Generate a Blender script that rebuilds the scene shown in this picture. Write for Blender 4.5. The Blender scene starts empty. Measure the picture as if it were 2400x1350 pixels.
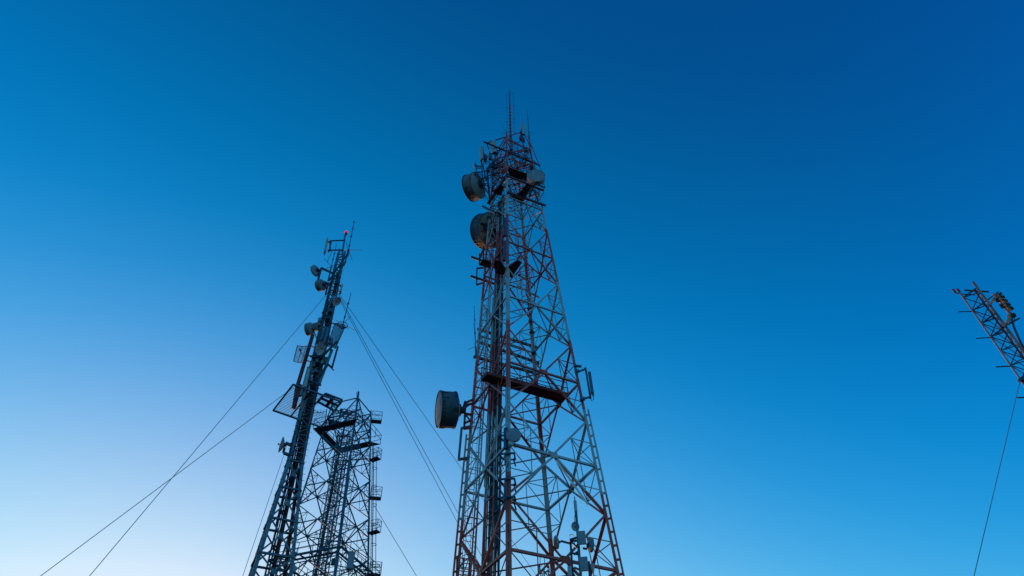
import bpy, math, random
from mathutils import Vector, Matrix
random.seed(7)
R = math.radians
scene = bpy.context.scene
col = scene.collection
V = Vector

# ------------------------------------------------------------------ camera
PITCH, ROLL, F = R(45.25), R(-2.39), 1600.0      # focal length for a 2400 px wide frame = 24 mm lens
CAM = V((0, 0, 1.6))
r0, u0 = V((1, 0, 0)), V((0, -math.sin(PITCH), math.cos(PITCH)))
FW = V((0, math.cos(PITCH), math.sin(PITCH)))
RT = r0 * math.cos(ROLL) + u0 * math.sin(ROLL)
UP = u0 * math.cos(ROLL) - r0 * math.sin(ROLL)
cd = bpy.data.cameras.new('camera')
cd.lens, cd.sensor_width, cd.clip_start, cd.clip_end = 24, 36, 0.1, 6000
co = bpy.data.objects.new('camera', cd)
col.objects.link(co)
M = Matrix.Identity(4)
for i in range(3):
    M[i][0], M[i][1], M[i][2], M[i][3] = RT[i], UP[i], -FW[i], CAM[i]
co.matrix_world = M
scene.camera = co

# ------------------------------------------------------------------ sky and sun
SUN_EL, SUN_AZ = 1.5, -27.0
world = bpy.data.worlds.new('World')
scene.world = world
world.use_nodes = True
nt = world.node_tree
sky = nt.nodes.new('ShaderNodeTexSky')
sky.sky_type = 'NISHITA'
sky.sun_disc = False
sky.sun_elevation = R(SUN_EL)
sky.sun_rotation = R(SUN_AZ)
sky.air_density, sky.dust_density, sky.ozone_density = 1.0, 0.6, 5.0
m1 = nt.nodes.new('ShaderNodeVectorMath'); m1.operation = 'MULTIPLY'; m1.inputs[1].default_value = (1 / .5, 1.0, 1 / 2.0)
cv = nt.nodes.new('ShaderNodeRGBCurve')
CUR = [[(0, 0), (0.0424, 0.0007), (0.0534, 0.0007), (0.0672, 0.0007), (0.0846, 0.0045), (0.1065, 0.0227), (0.1341, 0.0642), (0.1688, 0.1303), (0.2126, 0.214), (0.2676, 0.3064), (0.337, 0.4031), (0.4243, 0.5109), (0.5342, 0.6534), (1.0, 0.92)],
       [(0, 0), (0.1229, 0.0773), (0.1414, 0.1084), (0.1627, 0.1432), (0.1871, 0.1833), (0.2153, 0.2309), (0.2477, 0.2882), (0.2849, 0.357), (0.3278, 0.4384), (0.3771, 0.532), (0.4339, 0.6351), (0.4991, 0.7417), (0.5742, 0.8423), (1.0, 0.95)],
       [(0, 0), (0.2475, 0.279), (0.2698, 0.3314), (0.2943, 0.3973), (0.321, 0.4723), (0.35, 0.5516), (0.3817, 0.6301), (0.4163, 0.7037), (0.454, 0.77), (0.495, 0.8291), (0.5399, 0.8839), (0.5887, 0.9407), (0.6421, 0.995), (1.0, 1.0)]]
for ch in range(3):
    c = cv.mapping.curves[ch]
    pts = CUR[ch]
    while len(c.points) < len(pts):
        c.points.new(0.5, 0.5)
    for p, (x, y) in zip(c.points, pts):
        p.location = (x, y); p.handle_type = 'VECTOR'
cv.mapping.update()
m2 = nt.nodes.new('ShaderNodeVectorMath'); m2.operation = 'MULTIPLY'; m2.inputs[1].default_value = (10,) * 3
nt.links.new(sky.outputs[0], m1.inputs[0])
# the green and blue of the sky lean a little with the compass direction (world space)
tcw = nt.nodes.new('ShaderNodeTexCoord')
cmb = nt.nodes.new('ShaderNodeCombineXYZ'); cmb.inputs[0].default_value = 1.0
for ch, kx, ky in ((1, .03, .16), (2, -.12, .46)):
    dp = nt.nodes.new('ShaderNodeVectorMath'); dp.operation = 'DOT_PRODUCT'; dp.inputs[1].default_value = (-kx, -ky, 0)
    nt.links.new(tcw.outputs['Generated'], dp.inputs[0])
    ad = nt.nodes.new('ShaderNodeMath'); ad.operation = 'ADD'; ad.inputs[1].default_value = 1 + .7 * ky
    nt.links.new(dp.outputs['Value'], ad.inputs[0]); nt.links.new(ad.outputs[0], cmb.inputs[ch])
mm_ = nt.nodes.new('ShaderNodeVectorMath'); mm_.operation = 'MULTIPLY'
nt.links.new(m1.outputs[0], mm_.inputs[0]); nt.links.new(cmb.outputs[0], mm_.inputs[1])
nt.links.new(mm_.outputs[0], cv.inputs['Color'])
nt.links.new(cv.outputs[0], m2.inputs[0])
bg = nt.nodes['Background']
bg.inputs[1].default_value = 0.1
nt.links.new(m2.outputs[0], bg.inputs[0])

sl = bpy.data.lights.new('sun', 'SUN')
sl.energy, sl.angle, sl.color = 2.0, R(0.6), (1.0, 0.47, 0.16)
so = bpy.data.objects.new('sun', sl)
col.objects.link(so)
sdir = V((math.sin(R(SUN_AZ)) * math.cos(R(SUN_EL)), math.cos(R(SUN_AZ)) * math.cos(R(SUN_EL)), math.sin(R(SUN_EL))))
so.rotation_euler = sdir.to_track_quat('Z', 'Y').to_euler()
so.location = (0, 0, 100)
scene.view_settings.view_transform = 'Standard'
scene.view_settings.look = 'None'
scene.view_settings.exposure = 0
scene.view_settings.gamma = 1

# ------------------------------------------------------------------ picture <-> world
def ray(px, py):
    return RT * (px - 1200) - UP * (py - 675) + FW * F
def at(px, py, Y):
    v = ray(px, py)
    return CAM + v * (Y / v.y)
def onz(px, py, z):
    v = ray(px, py)
    return CAM + v * ((z - CAM.z) / v.z)
def dep(P):
    return (P - CAM).dot(FW)
def met(n, P):                      # n picture pixels at the depth of P, in metres
    return n * dep(P) / F
def axis(P, dx, dy, r):             # unit axis seen with foreshortening r towards the picture direction (dx, dy)
    v = (CAM - P).normalized()
    w = RT * dx - UP * dy
    u = (w - v * w.dot(v)).normalized()
    return (v * r + u * math.sqrt(max(0, 1 - r * r))).normalized()

# ------------------------------------------------------------------ materials
def noise_mix(nt, scale, detail, lo, hi, coord='Object', stretch=None):
    tc = nt.nodes.new('ShaderNodeTexCoord')
    n = nt.nodes.new('ShaderNodeTexNoise')
    n.inputs['Scale'].default_value = scale
    n.inputs['Detail'].default_value = detail
    src = tc.outputs[coord]
    if stretch:
        mp = nt.nodes.new('ShaderNodeMapping'); mp.inputs['Scale'].default_value = stretch
        nt.links.new(src, mp.inputs[0]); src = mp.outputs[0]
    nt.links.new(src, n.inputs['Vector'])
    r = nt.nodes.new('ShaderNodeMapRange')
    r.inputs[1].default_value, r.inputs[2].default_value = lo, hi
    nt.links.new(n.outputs[0], r.inputs[0])
    return r.outputs[0]
def mixc(nt, fac, a, b):
    x = nt.nodes.new('ShaderNodeMix'); x.data_type = 'RGBA'
    nt.links.new(fac, x.inputs[0])
    for i, q in ((6, a), (7, b)):
        if isinstance(q, tuple): x.inputs[i].default_value = (*q, 1)
        else: nt.links.new(q, x.inputs[i])
    return x.outputs[2]
def mat(name, c1, c2=None, scale=3.0, rough=.55, metal=0.0, dirt=None, dirt_lo=.58, dirt_hi=.72, stretch=None, emit=None):
    m = bpy.data.materials.new(name); m.use_nodes = True
    t = m.node_tree; b = t.nodes['Principled BSDF']
    c = mixc(t, noise_mix(t, scale, 5, .35, .65, stretch=stretch), c1, c2 or tuple(x * .7 for x in c1))
    if dirt: c = mixc(t, noise_mix(t, scale * 1.7, 6, dirt_lo, dirt_hi, stretch=stretch), c, dirt)
    t.links.new(c, b.inputs['Base Color'])
    b.inputs['Roughness'].default_value = rough
    b.inputs['Specular IOR Level'].default_value = .3
    b.inputs['Metallic'].default_value = metal
    if emit:
        b.inputs['Emission Color'].default_value = (*emit[0], 1); b.inputs['Emission Strength'].default_value = emit[1]
    return m

DT = 45.0
def hz(h): return h * DT + 1.6
BANDS = [.355, .514, .673, .837, .997, 1.166, 1.335]
def banded(name, red, white, rust):
    m = bpy.data.materials.new(name); m.use_nodes = True
    t = m.node_tree; b = t.nodes['Principled BSDF']
    g = t.nodes.new('ShaderNodeNewGeometry'); s = t.nodes.new('ShaderNodeSeparateXYZ')
    t.links.new(g.outputs['Position'], s.inputs[0])
    wob = t.nodes.new('ShaderNodeMath'); wob.operation = 'ADD'
    nz = noise_mix(t, 1.4, 3, 0, 1)
    sc = t.nodes.new('ShaderNodeMath'); sc.operation = 'MULTIPLY'; sc.inputs[1].default_value = .25
    t.links.new(nz, sc.inputs[0]); t.links.new(s.outputs[2], wob.inputs[0]); t.links.new(sc.outputs[0], wob.inputs[1])
    mr = t.nodes.new('ShaderNodeMapRange'); mr.inputs[1].default_value, mr.inputs[2].default_value = 0, 80
    t.links.new(wob.outputs[0], mr.inputs[0])
    rp = t.nodes.new('ShaderNodeValToRGB'); rp.color_ramp.interpolation = 'CONSTANT'
    e = rp.color_ramp.elements
    e[0].position = 0; e[0].color = (1, 1, 1, 1)
    e[1].position = hz(BANDS[0]) / 80; e[1].color = (0, 0, 0, 1)
    for i, hh in enumerate(BANDS[1:]):
        q = e.new(hz(hh) / 80); k = 1.0 if i % 2 == 0 else 0.0; q.color = (k, k, k, 1)
    t.links.new(mr.outputs[0], rp.inputs[0])
    redv = mixc(t, noise_mix(t, 2.2, 5, .4, .62), red, tuple(x * .62 for x in red))
    whv = mixc(t, noise_mix(t, 1.7, 5, .42, .66), white, tuple(x * .72 for x in white))
    c = mixc(t, rp.outputs[0], redv, whv)
    c = mixc(t, noise_mix(t, 5.0, 7, .62, .74), c, rust)
    t.links.new(c, b.inputs['Base Color'])
    b.inputs['Roughness'].default_value = .5
    return m
PAINT = banded('banded_mast_paint', (.54, .085, .045), (.36, .39, .385), (.16, .08, .045))
MAROON = mat('maroon_steel', (.20, .035, .028), (.13, .025, .022), 2.5, dirt=(.05, .03, .025))
DECKRED = mat('deck_red', (.17, .035, .03), (.11, .022, .02), 1.2, .7, dirt=(.05, .02, .02))
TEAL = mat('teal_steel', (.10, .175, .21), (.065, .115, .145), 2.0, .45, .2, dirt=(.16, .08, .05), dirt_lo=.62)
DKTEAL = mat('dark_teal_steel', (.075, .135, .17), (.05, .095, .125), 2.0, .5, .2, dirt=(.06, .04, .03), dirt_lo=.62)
DARK = mat('dark_steel', (.045, .066, .088), (.028, .044, .062), 3, .55, .2)
BLUESTEEL = mat('blue_painted_steel', (.045, .09, .14), (.03, .06, .1), 2, .45, .1)
GALV = mat('galvanised_steel', (.28, .30, .31), (.19, .21, .22), 4, .42, .5, dirt=(.2, .12, .07), dirt_lo=.64)
PALE = mat('pale_antenna_plastic', (.36, .39, .38), (.28, .31, .30), 1.5, .5, dirt=(.22, .2, .17), dirt_lo=.60, dirt_hi=.8)
CREAM = mat('cream_radome', (.29, .265, .235), (.22, .20, .175), 1.2, .6, dirt=(.25, .2, .15), dirt_lo=.6, dirt_hi=.8)
DRUM = mat('streaked_drum_paint', (.15, .20, .22), (.10, .14, .16), 0.9, .75, dirt=(.035, .04, .045), dirt_lo=.52, dirt_hi=.68, stretch=(1, 1, .35))
BLUEDRUM = mat('blue_drum_paint', (.060, .125, .16), (.04, .09, .12), 1.1, .8, dirt=(.02, .028, .03), dirt_lo=.55)
DISHGREY = mat('grey_dish_paint', (.22, .28, .31), (.17, .22, .25), 1.5, .75, dirt=(.12, .1, .08), dirt_lo=.66)
GREYBACK = mat('grey_dish_back', (.19, .215, .22), (.14, .155, .16), 1.5, .7, dirt=(.10, .08, .07), dirt_lo=.62)
DISHLIGHT = mat('pale_blue_dish_paint', (.46, .54, .56), (.38, .45, .47), 1.5, .6, dirt=(.2, .13, .09), dirt_lo=.66)
DISHBACK = mat('weathered_dish_back', (.30, .27, .245), (.20, .18, .16), 1.3, .6, dirt=(.10, .07, .06), dirt_lo=.54, dirt_hi=.66)
RUST = mat('rusty_feed', (.22, .11, .06), (.10, .06, .04), 6, .7)
CABLE = mat('black_cable', (.016, .017, .02), (.03, .03, .034), 3, .45)
WIRE = mat('guy_strand', (.20, .30, .38), (.15, .23, .30), 3, .5, .4)
YELLOW = mat('yellow_paint', (.45, .29, .09), (.34, .2, .06), 2, .5)
PINKRED = mat('faded_red_paint', (.52, .13, .11), (.42, .09, .08), 2, .5)
REDLAMP = mat('lit_red_lamp', (.25, .003, .003), (.25, .003, .003), 1, .3, emit=((1, .0, .0), .8))
REDLENS = mat('red_lamp_lens', (.35, .02, .02), (.3, .02, .02), 1, .25)
GROUND = mat('stony_ground', (.070, .074, .080), (.045, .052, .055), .35, .95, dirt=(.03, .045, .03), dirt_lo=.5, dirt_hi=.65)

# ------------------------------------------------------------------ mesh helpers
def perp(d, hint=None):
    h = hint or V((0, 0, 1))
    if abs(d.dot(h)) > .98: h = V((1, 0, 0)) if abs(d.x) < .9 else V((0, 1, 0))
    a = (h - d * d.dot(h)).normalized()
    return a, d.cross(a).normalized()
class MB:
    def __init__(s): s.v, s.f, s.sm = [], [], []
    def quad(s, idx, smooth=False): s.f.append(idx); s.sm.append(smooth)
    def box(s, c, a, b, d):          # centre and three half-extent vectors
        n = len(s.v)
        for i in (-1, 1):
            for j in (-1, 1):
                for k in (-1, 1): s.v.append(c + a * i + b * j + d * k)
        for q in ((0, 1, 3, 2), (4, 6, 7, 5), (0, 4, 5, 1), (2, 3, 7, 6), (0, 2, 6, 4), (1, 5, 7, 3)):
            s.quad(tuple(n + x for x in q))
    def bar(s, p, q, w, h=None, hint=None):
        h = h or w; d = q - p
        if d.length < 1e-5: return
        a, b = perp(d.normalized(), hint)
        s.box((p + q) / 2, d / 2, a * (h / 2), b * (w / 2))
    def angle(s, p, q, w, t, a, b):  # L section with its heel on the line p-q, flanges along a and b
        d = q - p
        s.box((p + q) / 2 + a * (w / 2), d / 2, a * (w / 2), b * (t / 2))
        s.box((p + q) / 2 + b * (w / 2 + t / 4), d / 2, b * (w / 2 - t / 4), a * (t / 2))
    def tube(s, p, q, r, n=8, r2=None):
        s.path([p, q], r, n, r2)
    def path(s, pts, r, n=6, r2=None):
        if r2 is None: r2 = r
        k0 = len(s.v); L = len(pts); a = None
        for i, p in enumerate(pts):
            d = ((pts[min(i + 1, L - 1)] - pts[max(i - 1, 0)])).normalized()
            a, b = perp(d, a)
            rr = r + (r2 - r) * i / (L - 1)
            for j in range(n):
                t = 2 * math.pi * j / n
                s.v.append(p + a * (rr * math.cos(t)) + b * (rr * math.sin(t)))
        for i in range(L - 1):
            for j in range(n):
                s.quad((k0 + i * n + j, k0 + i * n + (j + 1) % n, k0 + (i + 1) * n + (j + 1) % n, k0 + (i + 1) * n + j), n > 5)
        s.quad(tuple(k0 + j for j in reversed(range(n)))); s.quad(tuple(k0 + (L - 1) * n + j for j in range(n)))
    def ring(s, c, ax, rad, r, seg=24, n=5, t0=0, t1=2 * math.pi, hint=None):
        a, b = perp(ax.normalized(), hint)
        pts = [c + a * (rad * math.cos(t0 + (t1 - t0) * i / seg)) + b * (rad * math.sin(t0 + (t1 - t0) * i / seg)) for i in range(seg + 1)]
        s.path(pts, r, n)
    def lathe(s, c, ax, prof, n=40, smooth=True):
        a, b = perp(ax.normalized()); k0 = len(s.v); ax = ax.normalized()
        for r, t in prof:
            for j in range(n):
                th = 2 * math.pi * j / n
                s.v.append(c + ax * t + (a * math.cos(th) + b * math.sin(th)) * r)
        for i in range(len(prof) - 1):
            for j in range(n):
                s.quad((k0 + i * n + j, k0 + i * n + (j + 1) % n, k0 + (i + 1) * n + (j + 1) % n, k0 + (i + 1) * n + j), smooth)
        if prof[0][0] > 1e-4: s.quad(tuple(k0 + j for j in reversed(range(n))))
        if prof[-1][0] > 1e-4: s.quad(tuple(k0 + (len(prof) - 1) * n + j for j in range(n)))
    def plate(s, poly, th):          # horizontal polygon extruded downwards
        n = len(poly); k = len(s.v)
        for p in poly: s.v.append(p.copy())
        for p in poly: s.v.append(p - V((0, 0, th)))
        s.quad(tuple(range(k, k + n))); s.quad(tuple(reversed(range(k + n, k + 2 * n))))
        for i in range(n): s.quad((k + i, k + n + i, k + n + (i + 1) % n, k + (i + 1) % n))
    def mesh(s, name, m, org):
        me = bpy.data.meshes.new(name)
        me.from_pydata([tuple(p - org) for p in s.v], [], s.f)
        me.polygons.foreach_set('use_smooth', s.sm)
        me.materials.append(m)
        if any(s.sm):
            me.set_sharp_from_angle(angle=R(40))
        me.update()
        return me
ORG = {}
def tag(o, label, cat, group=None, kind=None):
    if label: o['label'] = label
    if cat: o['category'] = cat
    if group: o['group'] = group
    if kind: o['kind'] = kind
    return o
def thing(name, label, cat, loc, group=None):
    o = bpy.data.objects.new(name, None); col.objects.link(o)
    o.location = loc; o.empty_display_size = .3
    ORG[o] = V(loc)
    return tag(o, label, cat, group)
def part(name, mb, m, parent, label=None):
    org = ORG[parent]
    o = bpy.data.objects.new(name, mb.mesh(name, m, org)); col.objects.link(o)
    o.parent = parent; ORG[o] = org
    if label: o['label'] = label
    return o
def solo(name, mb, m, label, cat, loc, group=None, kind=None):
    o = bpy.data.objects.new(name, mb.mesh(name, m, V(loc))); col.objects.link(o)
    o.location = loc
    return tag(o, label, cat, group, kind)
def one(fn, *a, **k):
    b = MB(); getattr(b, fn)(*a, **k); return b

# ------------------------------------------------------------------ ground
g = MB(); S = 3000
g.v += [V((-S, -S, 0)), V((S, -S, 0)), V((S, S, 0)), V((-S, S, 0))]; g.quad((0, 1, 2, 3))
solo('ground', g, GROUND, None, None, (0, 0, 0), kind='structure')

# ================================================================== MAIN RED AND WHITE TOWER
CT = V((.0149 * DT, DT, 0))
CORN = {'N': -90, 'R': 0, 'F': 90, 'L': 180}
PSI = -15.8
def dirv(l):
    a = R(CORN[l] + PSI); return V((math.cos(a), math.sin(a), 0))
def T(l, h):                          # corner, or the mean of several corners, at height h
    a = (.1499 - .0677 * h) * DT
    p = V((0, 0, 0))
    for c in l: p += CT + dirv(c) * a
    p /= len(l); p.z = hz(h); return p
def tl(u, v, h):                      # u along near->right, v along near->left
    n, r, l = T('N', h), T('R', h), T('L', h)
    return n + (r - n) * u + (l - n) * v
FACES = [('N', 'R'), ('R', 'F'), ('F', 'L'), ('L', 'N')]
def fnorm(f):
    return (dirv(f[0]) + dirv(f[1])).normalized()
tower = thing('lattice_tower', 'tall red and white square lattice tower, the largest in the middle of the view', 'tower', (CT.x, CT.y, 0))
HT = 1.53
hl = lambda k: .399 + .168 * k
pl = lambda k: .484 + .1687 * k
G0 = -1.6 / DT
dn = {('N'): ('R', 'L'), 'R': ('F', 'N'), 'F': ('L', 'R'), 'L': ('N', 'F')}
for l in 'NRFL':
    b = MB(); out = dirv(l)
    a1 = (out + (out.cross(V((0, 0, 1))))).normalized(); a2 = (out - (out.cross(V((0, 0, 1))))).normalized()
    tang = out.cross(V((0, 0, 1)))
    hb = .673
    # upper part: one heavy angle
    w = .27
    for h0, h1, ww in ((hb, 1.0, .24), (1.0, 1.24, .21), (1.24, HT, .155)):
        p, q = T(l, h0), T(l, h1)
        b.angle(p + out * .06, q + out * .06, ww, .05, -a1, -a2)
    # lower part: two chords laced with battens
    p, q = T(l, G0), T(l, hb + .004)
    if l == 'N' or l == 'F':
        b.angle(p - tang * .02 + out * .05, q - tang * .02 + out * .05, .165, .05, -tang, -out)
        b.angle(p + tang * .02 + out * .05, q + tang * .02 + out * .05, .165, .05, tang, -out)
        for i in range(28):
            c = p.lerp(q, (i + .5) / 28); b.box(c + out * .087, tang * .09, V((0, 0, .09)), out * .012)
    else:
        b.angle(p + out * .04, q + out * .04, .20, .05, -a1, -a2)
        b.angle(p + out * .33, q + out * .33, .135, .04, -a1, -a2)
        for i in range(34):
            c = p.lerp(q, (i + .5) / 34); b.box(c + out * .14, out * .15, V((0, 0, .08)), tang * .018)
    part('leg', b, PAINT, tower)
def bolted(p, q, w, h, n, mb):
    mb.bar(p, q, w, h, n)
low = MB()
for f in FACES:
    n = fnorm(f)
    for k in range(0, 6):
        h = hl(k); A, B = T(f[0], h), T(f[1], h); Mx = (A + B) / 2
        part('horizontal_strut', one('bar', A, B, .165 - .010 * k, .165 - .010 * k, n), PAINT, tower)
        gp = MB(); s = (B - A).normalized(); gw = .31 - .02 * k
        gp.box(Mx + n * (.095 - .005 * k), s * gw, V((0, 0, gw * .75)), n * .012)
        for i in range(3):
            for j in (-1, 1):
                gp.tube(Mx + n * (.09 - .005 * k) + s * ((i - 1) * gw * .6) + V((0, 0, j * gw * .4)), Mx + n * (.135 - .005 * k) + s * ((i - 1) * gw * .6) + V((0, 0, j * gw * .4)), .035, 6)
        part('gusset_plate', gp, PAINT, tower)
    # diamonds
    for k in range(0, 6):
        h = hl(k); Mx = (T(f[0], h) + T(f[1], h)) / 2
        for hp, up in ((pl(k - 1), -1), (pl(k), 1)):
            if (k == 0 and up < 0): pass
            if k == 5 and up > 0: continue
            for e in f:
                sec = MB()
                P = T(e, hp); w = .145 - .009 * k
                if k == 0 and up < 0:
                    low.bar(Mx, P, w, w * .8, n); 
                else:
                    part('diagonal_brace', one('angle', Mx, P, w, .04, n.cross((P - Mx).normalized()).normalized(), -n), PAINT, tower)
                Q = (Mx + P) / 2; E = T(e, h); Em = T(e, (h + hp) / 2)
                s2 = .05
                sec.bar(Q, E, s2, s2, n); sec.bar(Q, Em, s2, s2, n)
                sec.bar(Q, (Mx + E) / 2, s2, s2, n)
                part('secondary_brace', sec, PAINT, tower)
    # below the picture
    for k in range(-2, 0):
        h = hl(k)
        A, B = T(f[0], h), T(f[1], h); Mx = (A + B) / 2
        low.bar(A, B, .24, .22, n)
        for hp in (max(pl(k - 1), G0), pl(k)):
            for e in f: low.bar(Mx, T(e, hp), .22, .2, n)
lo = part('lower_bracing', low, PAINT, tower); lo['kind'] = 'stuff'
for k in range(0, 6):
    b = MB(); h = hl(k)
    mids = [(T(f[0], h) + T(f[1], h)) / 2 for f in FACES]
    for i in range(4): b.bar(mids[i], mids[(i + 1) % 4], .075)
    part('plan_brace', b, PAINT, tower)
    if k < 5:
        hq = (hl(k) + pl(k)) / 2
        for hp in ((hl(k) + pl(k)) / 2, (hl(k + 1) + pl(k)) / 2):
            for i, f in enumerate(FACES):
                b = MB(); g2 = FACES[(i + 1) % 4]; c = f[1]
                base = hl(k) if hp == hq else hl(k + 1)
                Q1 = ((T(f[0], base) + T(f[1], base)) / 2 + T(c, pl(k))) / 2
                Q2 = ((T(g2[0], base) + T(g2[1], base)) / 2 + T(c, pl(k))) / 2
                b.bar(Q1, Q2, .055)
                part('hip_brace', b, PAINT, tower)
# top cage with crossed braces
tops = [hl(5), 1.305, 1.37, 1.435, 1.50]
for f in FACES:
    n = fnorm(f)
    for i in range(4):
        for a, c in ((0, 1), (1, 0)):
            part('cross_brace', one('bar', T(f[a], tops[i]), T(f[c], tops[i + 1]), .07, .07, n), PAINT, tower)
        part('top_strut', one('bar', T(f[0], tops[i + 1]), T(f[1], tops[i + 1]), .085, .085, n), PAINT, tower)
for h in (1.305, 1.37, 1.435, 1.50):
    b = MB(); b.bar(T('N', h), T('F', h), .08); b.bar(T('L', h), T('R', h), .08)
    part('core_brace', b, MAROON, tower)
# outrigger beam sticking out on both sides near the top, with stays
zo = T('N', 1.437).z
O1, O2 = onz(1133, 332, zo), onz(1266, 388, zo)
b = MB()
dO = (O2 - O1).normalized(); sO = dO.cross(V((0, 0, 1)))
for dz in (-.09, .09): b.bar(O1 + V((0, 0, dz * .8)), O2 + V((0, 0, dz * .8)), .12, .03)
b.bar(O1, O2, .03, .145)
part('outrigger_beam', b, MAROON, tower)
TN = T('N', HT)
for (x0, y0, x1, y1, Y0, Y1, w) in ((1185, 321, 1141, 335, 43.2, 43.6, .10), (1186, 321, 1226, 309, 43.2, 46.0, .10), (1236, 318, 1262, 384, 45, 44.6, .09), (1186, 321, 1168, 349, 43.2, 43.4, .09),
                                    (1141, 337, 1152, 368, 43.6, 44.2, .09), (1188, 323, 1215, 337, 43.2, 45.5, .09), (1226, 310, 1245, 345, 46, 45, .07)):
    part('stay_bar', one('bar', at(x0, y0, Y0), at(x1, y1, Y1), w), MAROON, tower)

# walkways
def rail(mb, pts, height, posts=True, r=.03, mids=(.5,), closed=False):
    q = pts + ([pts[0]] if closed else [])
    for a, c in zip(q, q[1:]):
        for m_ in list(mids) + [1.0]:
            mb.tube(a + V((0, 0, height * m_)), c + V((0, 0, height * m_)), r, 5)
        if posts:
            nn = max(1, int((c - a).length / 1.3))
            for i in range(nn + 1):
                p = a.lerp(c, i / nn); mb.tube(p, p + V((0, 0, height)), r, 5)
def ringdeck(mb, outer, inner, th):
    k = len(outer)
    for i in range(k):
        mb.plate([outer[i], outer[(i + 1) % k], inner[(i + 1) % k], inner[i]], th)
# long walkway across the tower
zd = hz(.722)
W = [onz(1142, 873, zd), onz(1331, 923, zd), onz(1317, 940, zd), onz(1128.5, 887, zd)]
b = MB(); b.plate(W, .06)
for a, c in ((W[0], W[1]), (W[3], W[2]), (W[0], W[3]), (W[1], W[2])):
    b.bar(a - V((0, 0, .05)), c - V((0, 0, .05)), .06, .28)
wk = part('walkway', b, DECKRED, tower)
b = MB(); rail(b, [W[0], W[1]], 1.1, r=.035, mids=(.52,)); rail(b, [W[3], W[2]], 1.1, r=.035, mids=(.52,))
part('guard_rail', b, MAROON, wk)
# middle platform
zd = hz(.988)
P2 = [onz(x, y, zd) for x, y in ((1132, 606), (1161, 608), (1185, 627), (1213, 609), (1223, 614), (1199, 650), (1163, 642), (1149, 630), (1123, 620))]
left_deck = [onz(x, y, zd) for x, y in ((1131, 606), (1150, 611), (1150, 628), (1123, 620))]
wk = part('platform', one('plate', left_deck, .10), DECKRED, tower)
wk = part('platform', one('plate', [onz(x, y, zd) for x, y in ((1160, 608), (1172, 610), (1186, 628), (1213, 609), (1223, 614), (1199, 650), (1186, 643), (1163, 640), (1156, 622))], .10), DECKRED, tower)
b = MB(); rail(b, [P2[7], P2[8], P2[0], P2[1]], 1.15); rail(b, [P2[4], P2[5], P2[6]], 1.1)
part('guard_rail', b, MAROON, wk)
# top ring platform with two curved rails
hd = 1.335
a_ = (.1499 - .0677 * hd) * DT
def octo(rad, h, n=16): return [V((CT.x + rad * math.cos(R(PSI - 90) + 2 * math.pi * i / n), CT.y + rad * math.sin(R(PSI - 90) + 2 * math.pi * i / n), hz(h))) for i in range(n)]
b = MB()
ringdeck_ = [onz(x, y, hz(hd)) for x, y in ((1191, 391), (1239, 408), (1234, 424), (1222, 421), (1200, 418), (1192, 404))]
b.plate(ringdeck_, .08)
wk = part('platform', b, DECKRED, tower)
b = MB(); rail(b, octo(a_ * 1.25, hd, 24), 2.3, r=.035, mids=(.45,), posts=False, closed=True)
for p in octo(a_ * 1.25, hd, 12): b.tube(p, p + V((0, 0, 2.3)), .03, 5)
part('guard_rail', b, DKTEAL, wk)
for poly in (((1156, 450), (1173, 430), (1181, 437), (1174, 458), (1165, 455)), ((1193, 458), (1216, 452), (1236, 428), (1240, 438), (1238, 452), (1223, 476), (1205, 469))):
    b = MB(); b.plate([onz(x, y, hz(1.252)) for x, y in poly], .08)
    part('platform', b, DECKRED, tower)

# heavy pipes on the left-far face and the pipes carrying antennas
def pipe_px(x0, y0, Y0, x1, y1, Y1, r, m_=DARK, name='mounting_pipe', parent=None):
    return part(name, one('tube', at(x0, y0, Y0), at(x1, y1, Y1), r, 10), m_, parent or tower)
for (a, c) in (((1119, 771), (1260, 815)), ((1117, 800), (1263, 851)), ((1110, 836), (1264, 877))):
    P, Q = at(*a, T('L', .8).y + .3), at(*c, T('F', .8).y + .2)
    bb = MB(); d = (Q - P); bb.bar(P, Q, .16, .24)
    part('mounting_beam', bb, DARK, tower)
yN, yR, yL = lambda h: T('N', h).y - .25, lambda h: T('R', h).y - .2, lambda h: T('L', h).y - .1
pipe_px(1187, 412, yN(1.33), 1274, 447, yR(1.33), .14, BLUESTEEL)
pipe_px(1189, 450, yN(1.25), 1278, 482, yR(1.25), .15, BLUESTEEL)
pipe_px(1226, 420, yN(1.3), 1277, 440, yR(1.32) + .4, .10, DARK)
pipe_px(1131, 484, yL(1.2), 1162, 499, yN(1.2) + .8, .13, DARK)
pipe_px(1144, 477, yL(1.2), 1190, 407, yN(1.33), .16, DARK)
pipe_px(1155, 470, yL(1.22), 1178, 420, yN(1.3) + .4, .10, DARK)
pipe_px(1149, 480, yL(1.2) + .2, 1142, 404, yL(1.35) + .2, .12, BLUESTEEL)
pipe_px(1119, 422, yL(1.35), 1187, 396, yN(1.35), .07, BLUESTEEL)
pipe_px(1104, 602, yL(1.0), 1159, 621, yL(1.0) + .6, .13, DARK)
pipe_px(1103, 647, yL(.94), 1160, 666, yL(.94) + .6, .13, DARK)
pipe_px(1216, 645, yN(.95) + 2.5, 1252, 668, T('F', .9).y, .09, DARK)
pipe_px(1217, 672, yN(.92) + 2.5, 1262, 697, T('F', .9).y, .10, DARK)
pipe_px(1206, 1043, yN(.57) + .1, 1290, 1066, yN(.57) + 2.2, .13, GALV)

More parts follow.
